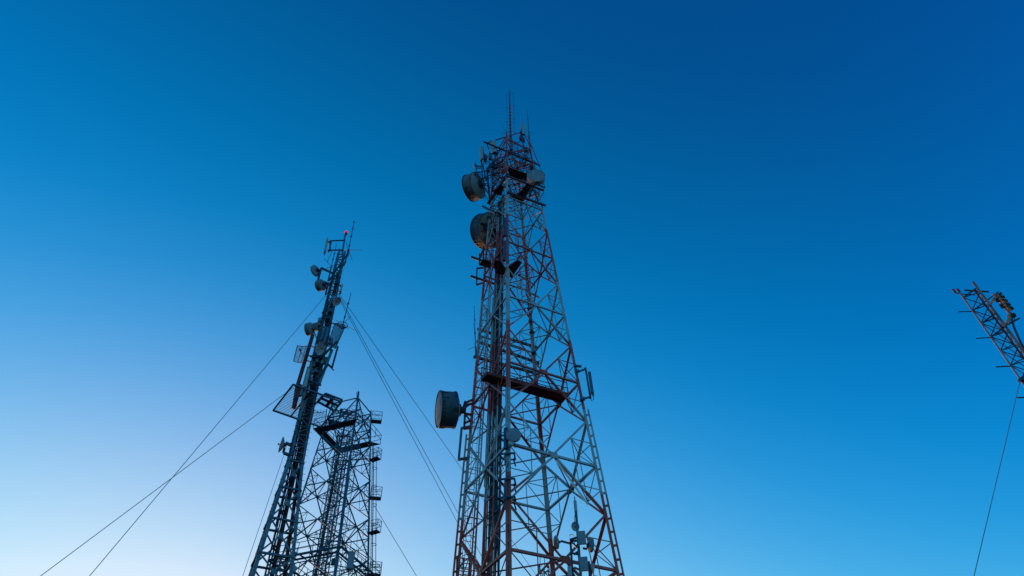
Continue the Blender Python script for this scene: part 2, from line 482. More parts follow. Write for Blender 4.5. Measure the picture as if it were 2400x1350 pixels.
# caged ladder on the left face
def ladder(parent, path, side, mrail, w=.23, cage=None, cage_r=.55, n_out=None):
    b = MB()
    for s in (-1, 1): b.path([p + side * (w * s) for p in path], .035, 5)
    for a, c in zip(path, path[1:]):
        k = int((c - a).length / .33)
        for i in range(k):
            p = a.lerp(c, i / k); b.tube(p - side * w, p + side * w, .016, 4)
    o = part('access_ladder', b, mrail, parent)
    if cage:
        b = MB()
        hoops = []
        for a, c in zip(path, path[1:]):
            k = max(1, int((c - a).length / cage))
            for i in range(k): hoops.append(a.lerp(c, (i + .5) / k))
        cur = []
        for p in hoops:
            pts = []
            for i in range(21):
                t = math.pi * (-.22 + 1.44 * i / 20)
                pts.append(p + n_out * cage_r * .75 + side * (cage_r * math.cos(t)) + n_out * (cage_r * math.sin(t)))
            b.path(pts, .028, 5); cur.append(pts)
        for idx in (4, 10, 16):
            b.path([c[idx] for c in cur], .018, 4)
        part('safety_cage', b, mrail, o)
    return o
nL = fnorm(('L', 'N'))
sL = (T('N', .5) - T('L', .5)).normalized()
ladder(tower, [tl(.05, .79, G0 + .06), tl(.05, .79, .66), tl(.05, .77, .985)], sL, PAINT, cage=1.25, n_out=nL, cage_r=.44)
for v_, u_, h_ in ((.70, .0, 1.16), (.63, .0, 1.12), (.545, .03, 1.22), (.88, .08, .9)):
    part('conduit', one('tube', tl(u_, v_, G0), tl(u_, v_, h_), .055, 7), PAINT, tower)
ladder(tower, [tl(.62, .35, .93), tl(.6, .35, 1.30)], sL, PAINT, cage=1.4, n_out=nL, cage_r=.5)
# cable ladders and the feeder bundle
def cabl(v, u, h0, h1, w, step=.9):
    b = MB(); p, q = tl(u, v, h0), tl(u, v, h1)
    for s in (-1, 1): b.bar(p + sL * (w * s), q + sL * (w * s), .08, .1)
    k = int((q - p).length / step)
    for i in range(k):
        c = p.lerp(q, i / k); b.bar(c - sL * w, c + sL * w, .05)
    return b
part('cable_ladder', cabl(.50, .06, G0, .66, .55), PAINT, tower)
part('cable_ladder', cabl(.42, .05, .62, 1.22, .42), PAINT, tower)
part('cable_ladder', cabl(.62, .07, .55, .975, .25), PAINT, tower)
for i in range(15):
    v = .34 + .021 * i; u = .085 + random.uniform(-.012, .03)
    pts = []
    for j in range(15):
        h = G0 + .02 + (1.27 - G0) * j / 14
        pts.append(tl(u + random.uniform(-.008, .008), v * (1 if h < .7 else 1.0) + random.uniform(-.006, .006), h))
    part('feeder_cable', one('path', pts, random.uniform(.04, .075), 6), CABLE, tower)
for k in range(16):
    h = .38 + .054 * k
    part('cable_clamp', one('box', tl(.075, .45, h), sL * .7, V((0, 0, .07)), nL * .05), DARK, tower)
# one turned strut below the middle of the near-right face, angled to the low sun, its bright glint put into the whiter colour
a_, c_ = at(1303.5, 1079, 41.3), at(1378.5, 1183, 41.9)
part('diagonal_brace', one('bar', a_, c_, .12, .14, V((-.8, .3, -.5)).normalized()), mat('strut_glint_white', (.75, .75, .72), (.66, .66, .63), 2, .35), tower)
# loose cables sagging from the brackets of the near leg
for (pts, Y) in (([(1172, 1070), (1169, 1088), (1176, 1105), (1180, 1098), (1173, 1086)], 38.9), ([(1192, 1085), (1186, 1100), (1188, 1112)], 38.6), ([(1170, 1105), (1173, 1112), (1170, 1124)], 38.9)):
    part('feeder_cable', one('path', [at(x, y, Y) for x, y in pts], .03, 5), CABLE, tower)
# empty antenna frames clamped round the near leg
for (y, dy) in ((1017, 28), (1062, 30), (1124, 20), (1168, 14)):
    c = at(1191, y, yN(.55)); hC = (c.z - 1.6) / DT; c = T('N', hC) + dirv('N') * .1
    b = MB(); s = V((1, -.05, 0)).normalized(); t = V((0, 1, 0))
    x0, x1 = c + s * -.62 - t * .1, c + s * .42 - t * .1
    w = .105
    b.bar(x0, x1, w)
    b.bar(x0, c - s * .32 + t * .6, w); b.bar(x1, c + s * .48 + t * .75, w)
    b.bar(c - s * .32 + t * .6, c + s * .48 + t * .75, w * .8)
    b.bar(c - s * .2 - t * .2, c - s * .2 - t * .2 - V((0, 0, .9)), w * .9)
    b.bar(c + s * .35 + t * .55, c + s * .48 + t * .75 - V((0, 0, .5)), w * .7)
    part('antenna_bracket', b, BLUESTEEL, tower)
# collars on the far leg
for h in (1.06, 1.02, .955, .90, .985):
    c = T('F', h)
    part('leg_collar', one('lathe', c - V((0, 0, .12)), V((0, 0, 1)), [(.22, 0), (.27, .03), (.27, .2), (.2, .26)], 12), DARK, tower)
# gate-like rails outside the middle platform, left
for q in ([(1118, 628), (1117, 668)], [(1118, 629), (1139, 627)], [(1117, 668), (1131, 663)], [(1125, 605), (1134, 581)], [(1134, 581), (1133, 612)], [(1124, 595), (1124, 620)]):
    part('side_frame', one('bar', at(*q[0], 46.2), at(*q[1], 46.2), .13), MAROON, tower)
# small railed landing near the bottom left
b = MB()
for y in (1307, 1318, 1328, 1337, 1346): b.tube(at(1071, y, 42.2), at(1101, y + 4, 40.6), .035, 5)
for x in (1071, 1086, 1101): b.tube(at(x, 1303 + (x - 1071) * .25, 42.2 - (x - 1071) * .053), at(x - 2, 1375, 42.2 - (x - 1071) * .053), .05, 5)
b.bar(at(1071, 1305, 42.2), at(1084, 1296, 43), .08); b.bar(at(1071, 1333, 42.2), at(1087, 1319, 43), .08)
part('landing_rail', b, MAROON, tower)

# ================================================================== ANTENNA BUILDERS
def drum(px, py, Y, dpx, r, dx, dy, lfrac, label, mount=None, shroud=DRUM, front=CREAM, back=DISHBACK, group=None, name='drum_antenna', bulge=.06, ribs=False, cat='drum antenna', mm=DARK, mr=.07, clips=0):
    """shrouded dish: (px,py) is the middle of the drum in the picture"""
    C = at(px, py, Y); D = met(dpx, C); ax = axis(C, dx, dy, r); L = lfrac * D; rad = D / 2
    B0 = C - ax * (L / 2)
    o = thing(name, label, cat, B0, group)
    b = MB(); b.lathe(B0, ax, [(rad * .985, .0), (rad * 1.03, .0), (rad * 1.03, .045 * D), (rad, .05 * D), (rad, L * .93), (rad * 1.02, L * .94), (rad * 1.02, L), (rad * .97, L), (rad * .97, L * .9)], 56)
    b.f = b.f[:-2]; b.sm = b.sm[:-2]
    part('shroud', b, shroud, o)
    if clips:
        a1, a2 = perp(ax); b = MB(); b.ring(B0 + ax * L * .965, ax, rad * 1.015, .016 * D, 48, 5)
        for i in range(clips):
            t = 2 * math.pi * i / clips; d_ = a1 * math.cos(t) + a2 * math.sin(t); ln = D * random.choice((.03, .035, .05, .10))
            b.box(B0 + ax * (L * .97 - ln) + d_ * rad * 1.008, ax * ln, d_ * .012 * D, ax.cross(d_) * .011 * D)
        part('rim_clip_ring', b, DARK, o)
    b = MB(); b.lathe(B0, ax, [(rad * .972, L * .95), (rad * .8, L * .95 + bulge * D * .4), (rad * .45, L * .95 + bulge * D * .85), (0.001, L * .95 + bulge * D)], 48)
    part('radome', b, front, o)
    b = MB(); b.lathe(B0, -ax, [(rad * .99, -.004), (rad * .75, .05 * D), (rad * .4, .10 * D), (.001, .11 * D)], 48)
    bp = part('back_plate', b, back, o)
    if ribs:
        a1, a2 = perp(ax)
        b = MB()
        for i in range(6):
            t = math.pi * 2 * i / 6 + .3; d = a1 * math.cos(t) + a2 * math.sin(t)
            b.bar(B0 + d * rad * .32 - ax * (.115 * D), B0 + d * rad * .93 - ax * .04 * D, .05 * D, .05 * D)
        for tt in (.35, -.35):
            b.bar(B0 + a1 * rad * tt - a2 * rad * .75 - ax * .11 * D, B0 + a1 * rad * tt + a2 * rad * .75 - ax * .11 * D, .045 * D, .06 * D)
        part('back_rib', b, DARK, bp)
    b = MB(); b.lathe(B0, -ax, [(rad * .34, .08 * D), (rad * .34, .15 * D), (rad * .2, .16 * D), (rad * .2, .24 * D)], 20)
    part('hub', b, mm, o)
    if mount:
        b = MB(); H = B0 - ax * (.2 * D)
        for (mx, my, mY) in mount:
            b.tube(H, at(mx, my, mY), mr, 8)
        part('mount_arm', b, mm, o)
    return o
def opendish(px, py, Y, dpx, r, dx, dy, label, mount=None, m_=DISHGREY, feed=RUST, deep=.16, group=None, cat='dish antenna', back=None, name='dish_antenna'):
    """open reflector; axis points where it looks, r > 0 when its inside is seen"""
    C = at(px, py, Y); D = met(dpx, C); ax = axis(C, dx, dy, r); rad = D / 2
    o = thing(name, label, cat, C, group)
    prof = []
    n = 9
    for i in range(n + 1):
        t = i / n; prof.append((max(.001, rad * t), deep * D * (t * t - 1)))
    prof2 = [(rad * 1.02, .012 * D)] + [(max(.001, a), z - .02 * D) for a, z in reversed(prof)]
    b = MB(); b.lathe(C, ax, prof + prof2, 40)
    part('reflector', b, m_, o)
    b = MB(); tip = C + ax * (.16 * D)
    b.tube(C - ax * deep * D, tip, .022 * D, 8)
    b.lathe(tip - ax * .05 * D, ax, [(.05 * D, 0), (.07 * D, .03 * D), (.06 * D, .08 * D), (.01, .1 * D)], 14)
    a1, a2 = perp(ax)
    b.tube(C - a1 * rad * .55 - ax * deep * D * .66, tip - a1 * .02, .013 * D, 5); b.tube(C + a2 * rad * .5 - ax * deep * D * .7, tip, .013 * D, 5)
    part('feed_horn', b, feed, o)
    b = MB(); H = C - ax * (deep * D)
    b.lathe(H, -ax, [(.16 * D, 0), (.16 * D, .07 * D), (.08 * D, .08 * D), (.08 * D, .16 * D)], 16)
    part('hub', b, DARK, o)
    if mount:
        b = MB()
        for (mx, my, mY) in mount: b.tube(H - ax * .12 * D, at(mx, my, mY), .05, 7)
        part('mount_arm', b, DARK, o)
    return o
def panel(x0, y0, x1, y1, Y, wpx, face, label, dpx=None, mount=None, m_=PALE, group='panel antennas on the towers', pole=True, unit=False, lean=0, name='panel_antenna', cat='panel antenna'):
    """upright sector panel from (x0,y0) top to (x1,y1) bottom; face = heading in degrees its front looks to (0 = +x)"""
    A, B = at(x0, y0, Y + lean), at(x1, y1, Y); w = met(wpx, (A + B) / 2); d = met(dpx or wpx * .45, A)
    up = (A - B).normalized(); n = V((math.cos(R(face)), math.sin(R(face)), 0)); n = (n - up * n.dot(up)).normalized(); s = up.cross(n)
    o = thing(name, label, cat, B, group)
    b = MB(); k = len(b.v); prof = [(-1, -1), (1, -1), (1, .25), (.72, .9), (.3, 1), (-.3, 1), (-.72, .9), (-1, .25)]
    for P in (B, A):
        for x, y in prof: b.v.append(P + s * (x * w / 2) + n * (y * d / 2))
    m8 = len(prof)
    for i in range(m8): b.quad((k + i, k + (i + 1) % m8, k + m8 + (i + 1) % m8, k + m8 + i))
    b.quad(tuple(k + i for i in reversed(range(m8)))); b.quad(tuple(k + m8 + i for i in range(m8)))
    part('housing', b, m_, o)
    b = MB(); b.box(B - up * .035, s * w * .46, n * d * .42, up * .03)
    for i in (-.3, .3): b.tube(B + s * (w * i) - up * .05, B + s * (w * i) - up * .28, .035, 6)
    part('end_cap', b, DARK, o)
    H = (A - B).length
    if pole:
        c = -n * (d * .5 + .16)
        part('mounting_pole', one('tube', B + c - up * H * .25, A + c + up * H * .16, .055, 8), DKTEAL, o)
        for t in (.15, .85):
            P = B.lerp(A, t)
            part('clamp', one('bar', P - n * d * .4, P + c * 1.25, .12, .10), DARK, o)
    if unit:
        P = B.lerp(A, .32) - n * (d * .5 + .38)
        part('radio_unit', one('box', P, s * w * .42, n * .13, up * H * .17), DKTEAL, o)
    if mount:
        b = MB(); c = -n * (d * .5 + .16)
        for i, (mx, my, mY) in enumerate(mount): b.bar(B.lerp(A, .15 + .7 * (i / max(1, len(mount) - 1))) + c, at(mx, my, mY), .08)
        part('mount_arm', b, DARK, o)
    return o
def whip(x0, y0, x1, y1, Y, label, r=.035, radials=(), base=.25, group='whip antennas', m_=DARK, name='whip_antenna', collars=(), loop=False):
    """rod from base (x0,y0) to tip (x1,y1)"""
    B, A = at(x0, y0, Y), at(x1, y1, Y)
    o = thing(name, label, 'whip antenna', B, group)
    b = MB(); b.tube(B, B.lerp(A, base), r * 2.0, 8); part('base_tube', b, DKTEAL, o)
    b = MB(); b.tube(B.lerp(A, base * .98), A, r, 6, r * .6)
    for c in collars:
        p = B.lerp(A, c); b.tube(p, p + (A - B).normalized() * .12, r * 1.9, 8)
    part('rod', b, m_, o)
    for (rx, ry, dY) in radials:
        part('radial', one('tube', B.lerp(A, base), at(rx, ry, Y + dY), .018, 5), m_, o)
    if loop:
        part('ring', one('ring', B.lerp(A, base * .8), (A - B).normalized(), .35, .025, 20), m_, o)
    return o

# ------------------------------------------------------------------ antennas on the main tower
LY = T('L', .72).y
drum(1047, 960, LY - 1.0, 85, .20, -85, -4, .47, 'big streaked drum antenna low on the left side of the red and white tower',
     mount=[(1100, 948, LY - .4), (1102, 986, LY - .4), (1090, 940, LY - .5)], shroud=BLUEDRUM, front=CREAM, clips=30)
b_ = MB()
for q in ([(1091, 943), (1088, 1006)], [(1091, 944), (1108, 937)], [(1089, 950), (1108, 946)], [(1088, 1005), (1102, 1003)], [(1089, 992), (1102, 986)], [(1090, 970), (1106, 972)]):
    b_.bar(at(*q[0], LY - .55), at(*q[1], LY - .2), .16)
part('antenna_frame', b_, MAROON, tower)
LY2 = T('L', 1.32).y
drum(1110, 438, LY2 - .3, 64, -.44, -25, 9, .38, 'soot-streaked drum antenna at the upper left of the red and white tower', ribs=False,
     mount=[(1141, 430, LY2), (1143, 452, LY2), (1150, 440, LY2)], shroud=DRUM, back=DISHGREY, clips=26)
LY3 = T('L', 1.12).y
drum(1143, 541, LY3 + 1.6, 83, -.72, -23, 5, .34, 'large blue drum antenna showing its ribbed brown back behind the lattice', ribs=True,
     mount=[(1160, 528, LY3 + .3), (1163, 560, LY3 + .3)], shroud=BLUEDRUM, back=DISHBACK, clips=30)
RY = T('R', 1.33).y
drum(1256, 416, RY - 2.2, 42, .64, 6, -100, .30, 'smooth grey drum antenna at the upper right of the red and white tower',
     mount=[(1240, 447, RY - .6), (1243, 456, RY - .6)], shroud=DISHGREY, front=DISHGREY, bulge=.03, mm=BLUESTEEL)
part('mounting_pole', one('tube', at(1240, 425, RY - .6), at(1242, 458, RY - .6), .13, 10), BLUESTEEL, tower)
NY = T('N', .585).y
drum(1203.5, 1020, NY - .7, 34, .86, 6, -100, .22, 'flat grey round dish clamped to the near leg of the red and white tower',
     mount=[(1191, 1022, NY), (1191, 1034, NY)], shroud=DISHGREY, front=DISHGREY, bulge=.05, mm=BLUESTEEL)
part('radio_box', one('lathe', at(1197, 1041, NY - .5), V((.2, -1, -.1)), [(.19, 0), (.2, .03), (.2, .2), (.16, .24)], 16), PALE, tower)
part('mounting_pole', one('tube', at(1185, 1004, NY - .35), at(1185, 1052, NY - .35), .14, 10), BLUESTEEL, tower)
part('mounting_pole', one('tube', at(1184, 1133, NY - .9), at(1184, 1172, NY - .9), .09, 10), BLUESTEEL, tower)
part('mounting_pole', one('tube', at(1184, 512, T('N', 1.15).y - .3), at(1183, 553, T('N', 1.1).y - .3), .15, 10), BLUESTEEL, tower)
part('mounting_pole', one('tube', at(1183, 566, T('N', 1.05).y - .3), at(1182, 610, T('N', 1.0).y - .3), .13, 10), BLUESTEEL, tower)
# panels at the head
panel(1156.5, 331, 1158.5, 358, 42.3, 11.5, -110, 'pale broad panel antenna under the outrigger beam at the tower head', mount=[(1150, 345, 43.6), (1150, 335, 43.6)], unit=True)
panel(1127, 347, 1129, 375, 43.8, 10, -150, 'pale panel antenna on a short pole left of the tower head', mount=[(1140, 385, 44.2), (1140, 380, 44.2)], unit=True)
panel(1110, 384, 1113, 406, 44.0, 5, -165, 'narrow panel antenna standing above the soot-streaked drum', mount=[(1130, 403, 44.2), (1128, 391, 44.2)])
panel(1226.5, 289, 1227.5, 315, 45.2, 8, -60, 'pale panel antenna standing tallest at the right of the tower head', mount=[(1221, 325, 45), (1220, 310, 45)], unit=True)
panel(1139, 365, 1136, 376, 44.4, 6, -130, 'small stubby panel antenna tucked below the outrigger beam', mount=[(1145, 380, 44.3)])
panel(1146, 351, 1147, 360, 43.8, 5, -170, 'small grey panel edge-on behind the broad panel at the tower head', pole=False)
panel(1381.5, 872, 1389, 921, T('R', .74).y - .6, 6.5, -40, 'slim dark panel antenna held off the right leg of the red and white tower', m_=DKTEAL, dpx=5, pole=False,
      mount=[(1383, 933, T('R', .74).y - .5), (1372, 864, T('R', .74).y - .5)])
b_ = MB(); yy = T('R', .74).y - .4
for q, w in (([(1372, 862), (1384, 934)], .15), ([(1350, 873), (1372, 865)], .12), ([(1359, 937), (1384, 930)], .12), ([(1346, 857), (1363, 859)], .16), ([(1347, 871), (1357, 869)], .22), ([(1360, 936), (1371, 934)], .22)):
    b_.bar(at(*q[0], yy), at(*q[1], yy), w)
part('antenna_frame', b_, DKTEAL, tower)
part('cable_loop', one('path', [at(x, y, yy) for x, y in ((1386, 921), (1384, 934), (1388, 941), (1391, 936), (1389, 921))], .03, 6), CABLE, tower)
# loop of pipe at the left, below the big drum
b_ = MB(); yy = LY - .6
for q in ([(1082, 1003), (1075, 1079)], [(1081, 1004), (1101, 1000)], [(1075, 1077), (1098, 1073)]): b_.bar(at(*q[0], yy), at(*q[1], yy + .3), .17)
part('antenna_frame', b_, DKTEAL, tower)
# mast and whips at the very top
YC = CT.y - .6
o = thing('mast_antenna', 'stepped mast antenna with side dipoles rising from the head of the red and white tower', 'mast antenna', at(1198.5, 352, YC))
part('pole', one('tube', at(1198.5, 352, YC), at(1196.5, 318, YC), .19, 12), TEAL, o)
part('upper_pole', one('tube', at(1196.5, 319, YC), at(1194, 213, YC), .11, 10, .06), DARK, o)
b_ = MB()
for i in range(10):
    y = 248 + i * 7.6; x = 1195 + (y - 215) * .022
    p = at(x, y, YC); s = V((1, 0, 0))
    b_.tube(p, at(x + 5.5, y + 1.6, YC), .05, 6); b_.tube(at(x, y + 2, YC), at(x - 4.5, y + .2, YC), .05, 6)
part('step', b_, DARK, o)
for pts in ([(1194, 218), (1187, 224), (1188, 254), (1188.5, 285), (1188, 310)], [(1194, 219), (1202.5, 219), (1204, 249), (1205, 280), (1207, 312)]):
    b_ = MB(); b_.path([at(x, y, YC) for x, y in pts], .014, 4)
    for x, y in pts[1:]: b_.tube(at(x, y - 1, YC), at(x, y + 1, YC), .05, 6)
    part('dipole_wire', b_, DARK, o)
whip(1188, 321, 1188.5, 284, 43.2, 'thin whip with sloping radials beside the stepped mast', r=.03, radials=((1178, 297, -.4), (1175, 317, -.6), (1199, 305, .5)), base=.3)
whip(1243.5, 362, 1235.5, 259, 45.4, 'long whip with radials at the right edge of the tower head', r=.035, radials=((1252, 313, .3), (1229, 303, -.5)), base=.5, collars=(.62, .78))
whip(1115.5, 838, 1111.5, 716, T('L', .85).y - .2, 'thin whip standing off the left side of the middle of the red and white tower', r=.035, radials=((1097, 819, -.3), (1110, 802, .3), (1110, 756, .1)), base=.2, collars=(.45, .7))
for (x0, y0, x1, y1, Y0, Y1) in ((1150, 362, 1187, 345, 44, 44), (1150, 372, 1186, 392, 44, 43.6), (1157, 395, 1186, 368, 44.5, 43.6), (1190, 352, 1240, 372, 44, 45.4), (1192, 362, 1236, 345, 44, 45.6), (1200, 385, 1247, 368, 44, 45.4), (1195, 372, 1252, 395, 43.8, 45),
        (1160, 410, 1184, 398, 44.5, 43.8), (1158, 424, 1186, 412, 44.6, 43.8), (1162, 380, 1184, 402, 44.6, 45.4), (1205, 400, 1240, 392, 45.5, 45.8), (1196, 344, 1222, 330, 44.5, 45.5), (1202, 335, 1238, 352, 45.2, 45.4), (1166, 365, 1172, 415, 45, 45), (1176, 372, 1180, 430, 45.2, 45.2), (1213, 340, 1219, 400, 45.6, 45.8), (1205, 352, 1209, 395, 46, 46), (1228, 350, 1234, 400, 45.6, 45.8), (1152, 405, 1184, 372, 44.4, 45)):
    part('support_bar', one('bar', at(x0, y0, Y0), at(x1, y1, Y1), .075), random.choice([DARK, MAROON, DARK]), tower)
rng = random.Random(3)
for i in range(120):
    x, y = rng.uniform(1148, 1236), rng.uniform(350, 452)
    if x < 1150 + (y - 350) * -.05 or x > 1215 + (y - 340) * .35: continue
    a, ln = rng.uniform(-.7, .9), rng.uniform(10, 26)
    if i % 3 == 0: a = 1.5 + rng.uniform(-.2, .2)
    Y0 = rng.uniform(44.2, 46.2)
    part('support_bar', one('bar', at(x, y, Y0), at(x + ln * math.cos(a), y + ln * math.sin(a), Y0 + rng.uniform(-.5, .5)), rng.uniform(.05, .09)), rng.choice([DARK, MAROON, DARK, DKTEAL]), tower)
for i in range(10):
    x, y = rng.uniform(1152, 1182), rng.uniform(368, 440)
    b = MB(); Y0 = rng.uniform(44.2, 45.4); b.path([at(x + 5 * math.sin(t * 1.3 + i), y + t * 4.5, Y0) for t in range(7)], .035, 5)
    part('jumper_cable', b, CABLE, tower)
# clutter: cables round the head
b_ = MB()
for (ys, x) in ((372, 1148), (380, 1142), (392, 1152), (365, 1222), (376, 1228), (345, 1236)):
    pts = [at(x + random.uniform(-3, 3), ys + 9 * i, 44.2 + .1 * i) for i in range(6)]
    b_.path(pts, .03, 5)
part('jumper_cable', b_, CABLE, tower)
for (x, y, Y) in ((1149, 370, 44), (1156, 378, 44), (1150, 388, 44.2), (1221, 324, 45), (1226, 328, 45), (1160, 390, 44.2), (1144, 398, 44.3), (1233, 352, 45.2), (1228, 385, 45.4), (1245, 392, 44.6)):
    c = at(x, y, Y)
    part('radio_unit', one('box', c, V((.2, 0, 0)), V((0, .14, 0)), V((0, 0, .32))), random.choice([DARK, DKTEAL]), tower)
for (x0, y0, x1, y1) in ((1128, 378, 1132, 432), (1131, 384, 1140, 424), (1113, 406, 1116, 418), (1151, 360, 1156, 404), (1223, 318, 1232, 372), (1243, 350, 1248, 385), (1236, 420, 1262, 470), (1250, 430, 1262, 480)):
    part('support_pole', one('tube', at(x0, y0, 44.2), at(x1, y1, 44.4), .08, 7), random.choice([DARK, DKTEAL]), tower)
for (x0, y0, x1, y1) in ((1116, 391, 1127, 391), (1116, 395, 1127, 394), (1118, 410, 1128, 408), (1118, 414, 1129, 412), (1122, 418, 1152, 417), (1115, 407, 1140, 400)):
    part('support_bar', one('bar', at(x0, y0, 44.2), at(x1, y1, 44.3), .07), DARK, tower)

# ------------------------------------------------------------------ antenna pole on the lower right face
FY = at(1330, 1330, 41).y - .3
pole = thing('antenna_pole', 'slim pole with side frame on the lower right face of the red and white tower', 'pole', at(1362, 1385, FY))
part('pole', one('tube', at(1364, 1390, FY), at(1350, 1200, FY), .085, 10), DKTEAL, pole)
part('side_pole', one('tube', at(1345, 1390, FY + .2), at(1337, 1268, FY + .2), .07, 8), DARK, pole)
part('side_pole', one('tube', at(1384, 1375, FY - .2), at(1380, 1316, FY - .2), .07, 8), DARK, pole)
b_ = MB()
for q in ([(1335, 1265), (1355, 1259)], [(1336, 1268), (1356, 1267)], [(1314, 1268), (1337, 1274)], [(1345, 1330), (1360, 1336)], [(1366, 1285), (1376, 1287)], [(1357, 1300), (1340, 1296)], [(1336, 1266), (1352, 1283)], [(1345, 1300), (1358, 1290)]):
    b_.bar(at(*q[0], FY + .1), at(*q[1], FY + .1), .10)
part('side_frame', b_, DARK, pole)
b_ = MB(); b_.path([at(x, y, FY) for x, y in ((1349, 1200), (1346, 1215), (1347, 1226))], .02, 5); b_.path([at(x, y, FY) for x, y in ((1334, 1257), (1338, 1252), (1344, 1254), (1350, 1261), (1346, 1275))], .02, 5)
part('jumper_cable', b_, CABLE, pole)
o = thing('stick_antenna', 'white stick antenna at the top of the slim pole on the lower right face', 'stick antenna', at(1349, 1200, FY))
part('radome_tube', one('tube', at(1349.8, 1200, FY), at(1347.6, 1174, FY), .10, 14), PALE, o)
part('tip', one('tube', at(1347.6, 1174.5, FY), at(1346.3, 1164, FY), .035, 8), DKTEAL, o)
opendish(1348.5, 1234, FY + .5, 21.5, .86, -60, 12, 'small round open dish on the slim pole below the white stick antenna', mount=[(1352, 1236, FY)], deep=.12, feed=DARK, m_=DISHLIGHT)
def flatpanel(px, py, wp, hp, Y, face, label, m_=DISHGREY, tilt=0):
    c = at(px, py, Y); w, h = met(wp, c), met(hp, c) / .82
    n = V((math.cos(R(face)), math.sin(R(face)), tilt)).normalized(); s = n.cross(V((0, 0, 1))).normalized(); u = s.cross(n)
    o = thing('flat_antenna', label, 'flat antenna', c, 'square flat antennas on the slim pole')
    b = MB(); k = len(b.v)
    prof = [(-1, -.92), (-.92, -1), (.92, -1), (1, -.92), (1, .92), (.92, 1), (-.92, 1), (-1, .92)]
    for d, sc_ in ((-.05, .97), (.03, 1.0), (.06, .94)):
        for x, y in prof: b.v.append(c + s * (x * w / 2 * sc_) + u * (y * h / 2 * sc_) + n * d)
    for l_ in range(2):
        for i in range(8): b.quad((k + l_ * 8 + i, k + l_ * 8 + (i + 1) % 8, k + l_ * 8 + 8 + (i + 1) % 8, k + l_ * 8 + 8 + i))
    b.quad(tuple(k + i for i in reversed(range(8)))); b.quad(tuple(k + 16 + i for i in range(8)))
    part('housing', b, m_, o)
    part('badge', one('lathe', c + n * .058, n, [(.05, 0), (.05, .01), (.001, .012)], 12), PALE, o)
    part('bracket', one('bar', c - n * .04, c - n * .3, .14), DARK, o)
flatpanel(1363, 1260.5, 19.5, 27, FY - .35, -95, 'upper square flat antenna on the slim pole of the lower right face')
flatpanel(1368.5, 1322, 19.5, 28, FY - .35, -95, 'lower square flat antenna on the slim pole of the lower right face')
drum(1304, 1271, FY + .3, 30, .30, -60, 6, .12, 'small cream dish seen edge-on at the left of the slim pole', mount=[(1314, 1270, FY + .2)], shroud=PALE, front=CREAM, name='dish_antenna', cat='dish antenna', bulge=.16, mr=.05)
drum(1385, 1277, FY - .2, 33, -.32, 60, 6, .14, 'small pale dish seen edge-on facing right beside the upper square antenna', mount=[(1375, 1276, FY - .2), (1376, 1286, FY - .2)], shroud=DISHGREY, front=DISHGREY, back=DISHGREY, name='dish_antenna', cat='dish antenna', bulge=.1, mr=.05)
drum(1389, 1331, FY - .2, 20, .25, 40, 3, .2, 'tiny pale dish edge-on right of the lower square antenna', mount=[(1381, 1331, FY - .2)], shroud=PALE, front=PALE, back=DISHBACK, name='dish_antenna', cat='dish antenna', mr=.04)
drum(1399, 1362, FY - .3, 30, .5, 10, -60, .3, 'dark blue drum antenna cut by the lower edge of the picture', mount=[(1384, 1366, FY - .2)], shroud=BLUESTEEL, front=BLUESTEEL, cat='drum antenna', bulge=.05)
panel(1334.5, 1328, 1336, 1350, FY - .2, 10, -100, 'short pale panel antenna beside the lower square antenna at the picture edge', mount=[(1345, 1345, FY + .2), (1344, 1335, FY + .2)])

# ================================================================== SECOND TOWER, BEHIND ON THE LEFT
D2 = 62.0
C2 = V((-.2941 * D2, D2, 0)); PS2 = 28.345
def d2(l):
    a = R(CORN[l] + PS2); return V((math.cos(a), math.sin(a), 0))
def T2(l, h):
    a = (.1137 - .1073 * h) * D2; p = V((0, 0, 0))
    for c in l: p += C2 + d2(c) * a
    p /= len(l); p.z = h * D2 + 1.6; return p
tw2 = thing('lattice_tower', 'dark steel lattice tower with railed decks standing behind the guyed mast', 'tower', (C2.x, C2.y, 0))
G2 = -1.6 / D2
for l in 'NRFL':
    b = MB(); o_ = d2(l); a1 = (o_ + o_.cross(V((0, 0, 1)))).normalized(); a2 = (o_ - o_.cross(V((0, 0, 1)))).normalized()
    b.angle(T2(l, G2), T2(l, .60), .185, .05, -a1, -a2); b.angle(T2(l, .60), T2(l, .727 if l != 'N' else .735), .13, .04, -a1, -a2)
    part('leg', b, DKTEAL, tw2)
lv = [.7202 - .0652 * i for i in range(6)]
low2 = MB()
for fi, f in enumerate(FACES):
    n = (d2(f[0]) + d2(f[1])).normalized()
    part('top_strut', one('bar', T2(f[0], lv[0]), T2(f[1], lv[0]), .095), DKTEAL, tw2)
    for i in range(5):
        hp, hq = lv[i], lv[i + 1]; hm = (hp + hq) / 2
        Mx = (T2(f[0], hm) + T2(f[1], hm)) / 2
        part('horizontal_strut', one('bar', T2(f[0], hm), T2(f[1], hm), .08, .08, n), DKTEAL, tw2)
        for e in f:
            sec = MB()
            for hh in (hp, hq):
                part('diagonal_brace', one('bar', Mx, T2(e, hh), .09, .09, n), DKTEAL, tw2)
                Q = (Mx + T2(e, hh)) / 2
                sec.bar(Q, T2(e, hm), .04); sec.bar(Q, T2(e, (hh + hm) / 2), .04); sec.bar(Q, (Mx + T2(e, hm)) / 2, .035)
            part('secondary_brace', sec, DKTEAL, tw2)
    for i in range(5, 11):
        hp = max(.7202 - .0652 * i, G2); hq = max(.7202 - .0652 * (i + 1), G2); hm = (hp + hq) / 2
        Mx = (T2(f[0], hm) + T2(f[1], hm)) / 2
        low2.bar(T2(f[0], hm), T2(f[1], hm), .12)
        for e in f:
            for hh in (hp, hq): low2.bar(Mx, T2(e, hh), .13)
lo = part('lower_bracing', low2, DKTEAL, tw2); lo['kind'] = 'stuff'
